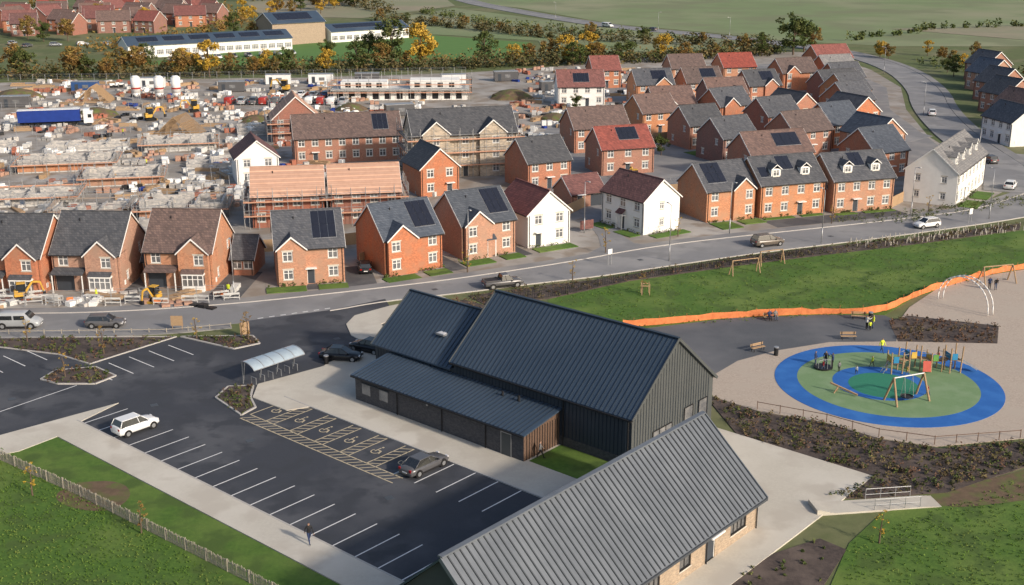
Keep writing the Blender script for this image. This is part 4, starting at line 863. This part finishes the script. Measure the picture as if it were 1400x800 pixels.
def plot(FL,w,d,r,h,sc=True):
    V=Thing("unfinished_house",(FL[0],FL[1],.02),r); b=V("block_walls",blockm); t=.3
    V("floor_slab",stonew).box(0,0,0,w,d,.25)
    def seg(x0,y0,x1,y1):
        hh=h*R.uniform(.6,1.1); L=math.dist((x0,y0),(x1,y1)); n=max(1,int(L/2.2))
        for i in range(n):
            a,c=i/n,(i+R.choice([1,1,.62]))/n; h2=max(.5,hh*R.uniform(.75,1.1)); b.beam((x0+(x1-x0)*a,y0+(y1-y0)*a,.25+h2/2),(x0+(x1-x0)*c,y0+(y1-y0)*c,.25+h2/2),t,h2)
    seg(0.15,.15,w-.15,.15);seg(w-.15,.5,w-.15,d-.3);seg(w-.15,d-.15,.15,d-.15);seg(.15,d-.3,.15,.5)
    k=max(1,int(w/5))
    for i in range(1,k+1): seg(w*i/(k+1),.4,w*i/(k+1),d-.4)
    seg(.5,d/2,w-.5,d/2)
    if h>2.1: V("brick_skin",brickC).beam((0,-.06,.25+h*.25),(w,-.06,.25+h*.25),.1,h*.5)
    if sc: scaffold(V,w,d,max(h,1.8),1.0,(1.5,) if h<3 else (1.5,3),2.0,guards=h>1.2)
    V.done()
for a in (((-92.4,222),17,9,12,2.4),((-76,210),13,8,12,2.2),((-88,194),15,8,10,1.6),((-105,196),14,8,10,1.1),((-59,186),13,8,8,2.5),((-73,186),11,8,8,1.2),((-112,218),14,9,12,2.4),((-62,226),9,8,12,1.0,False),((-95,243),16,8,12,1.2,False),((-75,243),14,8,12,2.0),((-118,240),16,8,12,1.0,False),((-70,168),11,8,0,1.8),((-84,167),10,8,0,1.1),((-97,168),10,8,0,1.4),((-57,168),10,8,0,2.2),((-48,196),8,7,10,.8,False),((-100,180),10,7,5,.8,False),((-120,182),14,7,5,1,False),((-14,244),14,8,14,1.2),((-60,262),7,8,14,1,False),((-128,200),12,8,8,2.2),((-40,270),14,7,14,.9,False)):
    plot(*a)
V=Thing("unfinished_terrace",(-46.6,315,.02),2); V("walls",render_w).box(0,0,0,35,8,2.6)
for i in range(11): V("openings",black).box(1+i*3.1,-.03,.3,2.6+i*3.1,0,2.2)
V("upper_deck",stonew).box(-.5,-.8,2.6,35.5,8.5,2.8); V("upper_walls",render_w).box(2,1,2.8,14,7,4.6); V("upper_walls",render_w).box(20,1,2.8,33,7,5.0)
for i in range(4): V("upper_openings",black).box(3.2+i*2.7,.97,3.2,4.6+i*2.7,1,4.4); V("upper_openings",black).box(21.2+i*3,.97,3.2,22.6+i*3,1,4.4)
scaffold(V,35,8,5.5,1.2,(2,4),2.5); V.done()
for x in (-97.4,-91.4,-87.0):
    V=Thing("mortar_silo",(x,314,0)); V("tank",pWhite,True).cyl((0,0,2.2),(0,0,6.2),1.2,n=18); V("cone",pWhite,True).cyl((0,0,1.0),(0,0,2.2),.3,1.2,n=18); V("dome",pWhite,True).cyl((0,0,6.2),(0,0,6.6),1.2,.6,n=18)
    V("band",pRed).cyl((0,0,3.2),(0,0,3.6),1.22,n=18)
    for a in range(4): V("legs",steel).cyl((math.cos(a*1.57+.8)*1.1,math.sin(a*1.57+.8)*1.1,0),(math.cos(a*1.57+.8)*1.1,math.sin(a*1.57+.8)*1.1,2.8),.08)
    V.done()
for tx,ty,tr_ in ((-112,309,5),(-78,262,-10)):
    V=Thing("roof_trusses",(tx,ty,0),tr_)
    for i in range(12):
        y=i*.6
        for p,q in(((0,y,.3),(9,y,.3)),((0,y,.3),(4.5,y,4.3)),((9,y,.3),(4.5,y,4.3)),((2.3,y,.3),(3,y,3)),((6.7,y,.3),(6,y,3))): V("truss_members",timber).beam(p,q,.09,.16)
    V.done()
groups=[("brick_pallets",brickC,1.0,.8),("block_pallets",stonew,1.0,1.4),("timber_stacks",timber,.8,1.2),("brick_pallets",brickB,1.0,.8),("plastic_drums",bluep,.6,.25),("wrapped_pallets",pvc,1.0,1.0),("grey_pallets",blockm,.9,1.5),("dark_pallets",black,.8,.5)]
roads_=[(-110,-45,150,178),(-120,-50,265,300),(-140,-20,300,352),(-60,-10,190,232),(-45,25,250,300),(-125,-45,180,262),(0,60,300,380),(-78,-36,141,147)]
for gi,(nm,m,hh,fq) in enumerate(groups):
    b=MB()
    for (x0,x1,y0,y1) in roads_:
        for _ in range(int(((x1-x0)*(y1-y0)/180+3)*fq)):
            x,y=R.uniform(x0,x1),R.uniform(y0,y1); r=R.uniform(0,3)
            for k in range(R.randint(1,6)):
                q=(x+R.uniform(-.1,.1)+1.3*(k%3)*math.cos(r),y+1.3*(k%3)*math.sin(r)+1.2*(k//3))
                h=hh*R.uniform(.4,1.1)*(.6 if y<148 else 1); b.obox((q[0],q[1],h/2),(1.0 if nm!="timber_stacks" else R.uniform(2,4),.9,h),r)
    b.make(nm,m)
for x,y,r,m in ((-140,300,10,pWhite),(-128,302,10,pGrey),(-120,330,5,pBlue),(-70,345,5,pWhite),(-58,346,5,pWhite),(-20,345,10,pWhite),(-5,352,10,pGrey),(8,330,15,pGrey),(-30,288,20,pGrey),(-5,275,20,pGrey),(-80,330,5,pGrey),(-104,338,5,pWhite),(-150,330,8,pWhite),(-45,348,5,pGrey)):
    V=Thing("site_cabin",(x,y,0),r); V("box",m,False,.05).box(0,0,.15,7,2.6,2.8); V("door",darkdoor).box(1,-.03,.2,1.9,0,2.2); V("window",glass).box(3,-.03,1.1,4.6,0,2); V("roof_trim",steel).box(-.05,-.05,2.8,7.05,2.65,2.9); V("feet",black).box(.2,.2,0,.5,2.4,.15); V("feet",black).box(6.5,.2,0,6.8,2.4,.15); V.done()
b=MB()
for (cx,cy,rr,hh) in ((-100,290,5,2),(-130,318,7,2.6),(-40,300,4,1.6),(-24,262,5,1.8),(0,320,6,2.2),(-60,282,4,1.5),(10,285,4,1.5),(-112,178,4,1.2)):
    n=14
    ring=[[(cx+rr*f*math.cos(2*math.pi*i/n)*R.uniform(.85,1.15),cy+rr*f*math.sin(2*math.pi*i/n)*R.uniform(.85,1.15),z) for i in range(n)] for f,z in((1,0),(.8,hh*.45),(.5,hh*.8),(.2,hh))]
    b.loft(ring)
b.make("spoil_heaps",earth)
b=MB()
for P in ([(-80,141.5),(-60,141.6),(-36,144.5)],[(-120,176),(-60,180)],[(-130,262),(-60,268),(-20,272)],[(-140,298),(-40,302)],[(20,262),(24,300)],[(-230,347),(-108,356),(-14,371)],[(24,208),(40,212)]):
    D=densify(P,3.4)
    for a,c in zip(D,D[1:]):
        for t in(0,1): b.cyl((a[0]+(c[0]-a[0])*t*.97,a[1]+(c[1]-a[1])*t*.97,0),(a[0]+(c[0]-a[0])*t*.97,a[1]+(c[1]-a[1])*t*.97,2),.03,n=5)
        for z in(.2,.7,1.2,1.7,2.0): b.cyl((a[0],a[1],z),(c[0],c[1],z),.018,n=4)
b.make("site_mesh_fence",steel)
b=MB()
for _ in range(60):
    x,y=R.uniform(-120,-45),R.uniform(180,260); b.cyl((x,y,0),(x+R.uniform(-.2,.2),y,R.uniform(2,4.5)),.04,n=5)
b.make("scaffold_tubes",steel)
def lrect(FL,rot,x0,y0,x1,y1):
    c,s=math.cos(rad(rot)),math.sin(rad(rot)); f=lambda x,y:(FL[0]+c*x-s*y,FL[1]+s*x+c*y)
    return [f(x0,y0),f(x1,y0),f(x1,y1),f(x0,y1)]
def garden(FL,rot,rects,z=.13):
    for (x0,y0,x1,y1) in rects:
        sheet("front_lawn",lrect(FL,rot,x0,y0,x1,y1),z,grassA)
        planting(lrect(FL,rot,x0,y1-.1,x1,y1+.5),3,leafG,"front_garden_shrubs",.45,.16,10)
for FL,r,rc in (((-30.6,150.6),13,[(-1.5,-3.2,3.6,-.9),(5.2,-3.2,9,-.9)]),((-17,155.1),30,[(-1,-3.5,3.8,-1.2),(5.2,-3.2,8.6,-.9)]),((-7,163),30,[(-1,-3.5,3.6,-1.2),(5.4,-3.2,8.6,-.9)]),((2.3,169.2),30,[(.2,-3,6.8,-.8)]),((14.1,184.9),-55,[(0,-2.6,4,-.6),(6,-2.6,10,-.6)]),((20.1,176.7),33,[(.2,-2.5,7,-.6)]),((30.5,184.5),23,[(0,-5,3.8,-1),(5,-3.6,9,-1)]),((39.5,187.3),20,[(.2,-1.6,5.6,-.5),(7,-1.6,11,-.5)]),((51.9,190.6),18,[(0,-1.6,3.8,-.5),(5.2,-1.6,11,-.5)]),((73.4,195.2),58,[(0,-3.5,6,-.6),(8,-3.5,14,-.6)])):
    garden(FL,r,rc)
for FL,r,x0,y0,x1,y1 in (((-47.4,149.8),-3,8.9,-5,13.2,8),((-30.6,150.6),13,8.9,-2.6,12.8,7),((-17,155.1),30,8.7,-2.4,11.2,8),((-7,163),30,8.7,-2.4,10.2,7),((-58.9,148.6),-3,8.9,-4.5,11,7),((39.5,187.3),20,-.5,-6.2,24,-1.8),((-30.6,150.6),13,3.7,-2.6,5.1,-.1)):
    sheet("driveway",lrect(FL,r,x0,y0,x1,y1),.022 if x1<20 else .024,drivem,False)
for p,w,r,_,_,_ in L2:
    if R.random()<.75: sheet("rear_lawn",lrect(p,r,.5,9.2,w-.5,13.5),.065,grassA)
for x,y,k,s in ((13.4,166.5,'s',1.3),(-6,156.5,'s',1.3),(28.3,83,'s',1.1),(16.6,146.8,'s',1),(-30,129.5,'s',1.1),(-36,129.9,'s',1.1),(-45,125,'s',1),(-40,91,'s',1),(-29,84.5,'s',.9),(-46.8,118,'s',1),(25,176,'s',1.1),(50,183.5,'s',1.1),(68,192,'s',1.1),(8,152.7,'s',1.1),(-55,129,'s',1)): tree(x,y,k,s)
V=Thing("tree_support",(17,146.9,.05)); 
for s in(-.5,.5):
    for t in(-.5,.5): V("stakes",timber).box(s-.04,t-.04,0,s+.04,t+.04,1.5)
V("rails",timber).box(-.54,-.56,1.2,.54,-.5,1.3); V("rails",timber).box(-.54,.5,1.2,.54,.56,1.3); V.done()
# ------------------------------------------------------------------ people
skin=mat("skin",(0.45,0.27,0.19),None,5,rough=0.6); hair=mat("hair_dark",(0.03,0.02,0.015),None,5)
def person(loc,rot,pose='stand',jm=black,tm=black,name="person",sc=1.0,z=0.1):
    V=[];Rr=[];Ed=[]
    def j(p,r,par=None):
        V.append(p);Rr.append(r)
        if par is not None: Ed.append((par,len(V)-1))
        return len(V)-1
    lean=0
    hipz=.92
    if pose=='sit': hipz=.52
    if pose=='crouch': hipz=.45; lean=.15
    if pose=='bend': lean=.3
    pel=j((0,0,hipz),.15); sp=j((lean*.4,0,hipz+.22),.14,pel); chs=j((lean*.9,0,hipz+.43),.165,sp); nk=j((lean*1.1,0,hipz+.56),.06,chs); h0=j((lean*1.2+.01,0,hipz+.66),.085,nk); h1=j((lean*1.25,0,hipz+.78),.085,h0); j((lean*1.2+.12,0,hipz+.69),.018,h0)
    feet={'stand':((.0,0),(0,0)),'walk':((.32,.05),(-.3,.12))}.get(pose,((0,0),(0,0)))
    for k,s in enumerate((-1,1)):
        hp=j((0,s*.1,hipz-.04),.1,pel)
        if pose in('sit','crouch'):
            kn=j((.42,s*.12,hipz+.02),.07,hp); an=j((.42 if pose=='sit' else .2,s*.12,.08),.045,kn)
        else:
            fx=feet[k][0]; kn=j((fx*.5+.06,s*.1,.5),.07,hp); an=j((fx,s*.1,.08+feet[k][1]*.6),.045,kn)
        ax,ay,az=V[an]; j((ax+.17,ay,az-.04),.04,an)
        sh=j((lean*.9,s*.19,hipz+.48),.065,chs)
        sw=-feet[k][0]*.8
        if pose=='reach': el=j((.25,s*.24,hipz+.4),.048,sh); ha=j((.48,s*.2,hipz+.5),.034,el)
        elif pose in('sit','crouch'): el=j((.12+lean,s*.25,hipz+.25),.048,sh); ha=j((.36+lean*.5,s*.14,hipz+.14),.034,el)
        else: el=j((sw*.4,s*.26,hipz+.22),.048,sh); ha=j((sw+.08,s*.25,hipz-.02),.034,el)
        e=Vector(V[ha])-Vector(V[el]); e.normalize(); pm=j(tuple(Vector(V[ha])+e*.08),.03,ha)
        for q,l in((-.03,.07),(-.01,.085),(.01,.08),(.03,.06)): j(tuple(Vector(V[pm])+e*l+Vector((q,0,0))),.009,pm)
        j(tuple(Vector(V[ha])+e*.06+Vector((.05,0,0))),.01,ha)
    me=bpy.data.meshes.new("p"); me.from_pydata(V,Ed,[]); o=bpy.data.objects.new("p",me); COL.objects.link(o)
    o.modifiers.new("s",'SKIN'); 
    for i,sv in enumerate(me.skin_vertices[0].data): sv.radius=(Rr[i],Rr[i]*(.8 if Rr[i]>.12 else 1)); sv.use_root=(i==0)
    su=o.modifiers.new("u",'SUBSURF'); su.levels=1; su.render_levels=1
    dg=bpy.context.evaluated_depsgraph_get(); m2=bpy.data.meshes.new_from_object(o.evaluated_get(dg)); bpy.data.objects.remove(o)
    m2.materials.clear()
    for mm in(jm,tm,skin,hair,black): m2.materials.append(mm)
    for p in m2.polygons:
        c=p.center; p.use_smooth=True
        if c.z>hipz+.74 or (c.z>hipz+.6 and c.x<lean*1.2-.03): k=3
        elif c.z>hipz+.57: k=2
        elif abs(c.y)>.16 and min((Vector(V[i])-c).length for i in range(len(V)) if Rr[i]<.031 and abs(V[i][1])>.1)<.06: k=2
        elif c.z<.1: k=4
        elif c.z<hipz-.0 and not(abs(c.y)>.2 and pose!='sit'): k=1
        else: k=0
        p.material_index=k
    o=bpy.data.objects.new(name,m2); COL.objects.link(o); o.location=(loc[0],loc[1],z); o.rotation_euler=(0,0,rad(rot)); o.scale=(sc,)*3
    return o
hiv=mat("hi_vis_yellow",(0.65,0.75,0.05),None,5); jred=mat("jacket_red",(0.35,0.05,0.05),None,5); jblue=mat("jacket_navy",(0.03,0.05,0.12),None,5); jgrey=mat("jacket_grey",(0.2,0.2,0.2),None,5); jean=mat("denim",(0.06,0.09,0.16),None,5); jwh=mat("jacket_white",(0.6,0.6,0.58),None,5)
person((-15.6,82.9),-60,'walk',black,jblue,"walking_person",1.03,.11)
person((30.7,136.5),-80,'sit',jblue,black,"sitting_person"); person((31.4,136.6),-80,'sit',jgrey,jean,"sitting_person")
person((42.2,133.4),180,'stand',hiv,jean); person((41.3,133),20,'reach',jwh,black); person((41.6,132.6),90,'stand',hiv,black,sc=.7)
person((33.6,121.2),-90,'stand',black,jean);person((34.2,120.6),140,'reach',jblue,black);person((33.0,119.8),30,'walk',jred,jean,sc=.65);person((34.6,119.4),100,'stand',jgrey,black,sc=.7)
person((32.6,121.6),-40,'stand',jblue,jean,sc=.9);person((36.2,118.6),60,'walk',jwh,black,sc=.6);person((46.2,122.6),200,'reach',jred,jean,sc=.65);person((41.4,118.2),20,'walk',pyel,jean,sc=.65)
person((38.5,120.8),200,'walk',hiv,black,sc=.75); person((40.8,125.2),-60,'walk',hiv,jean); person((61.6,148.8),-90,'stand',jblue,black); person((62.3,148.6),-90,'bend',black,jean)
person((-52,144),0,'stand',hiv,jblue);person((-36,146.2),80,'walk',hiv,black);person((-70,228),0,'stand',hiv,black);person((41.8,112.8),10,'walk',jred,jean,sc=.65);person((46.5,119.5),120,'stand',jblue,jean,sc=.65,z=.1)
person((-66,143.5),60,'walk',hiv,jean);person((-85,262),60,'walk',hiv,jblue);person((2.5,98),10,'walk',jgrey,black,z=.12)
# ------------------------------------------------------------------ light, camera
EL=26
sund=Vector((.74,-.62,.965*math.tan(rad(EL)))).normalized()
sd=bpy.data.lights.new("sun",'SUN'); sd.energy=4.1; sd.angle=rad(3); sd.color=(1.0,.875,.74)
so=bpy.data.objects.new("sun",sd); COL.objects.link(so); so.rotation_euler=sund.to_track_quat('Z','Y').to_euler(); so.location=(100,-80,100)
w=bpy.data.worlds.new("World"); scene.world=w; w.use_nodes=True; nt=w.node_tree
sky=nt.nodes.new("ShaderNodeTexSky"); sky.sky_type='NISHITA'; sky.sun_disc=False; sky.sun_elevation=rad(EL); sky.sun_rotation=math.atan2(.74,-.62); sky.dust_density=3; sky.ozone_density=1
nt.links.new(sky.outputs[0],nt.nodes["Background"].inputs[0]); nt.nodes["Background"].inputs[1].default_value=.15
cd=bpy.data.cameras.new("camera"); cam=bpy.data.objects.new("camera",cd); COL.objects.link(cam); scene.camera=cam
cd.sensor_width=36; cd.lens=36*1650/1400; cd.clip_end=5000; cd.clip_start=1
cam.location=(0,0,46.3); cam.rotation_euler=(rad(90)-math.atan(517/1650),0,0)
scene.view_settings.view_transform='Standard'; scene.view_settings.look='None'; scene.view_settings.exposure=0
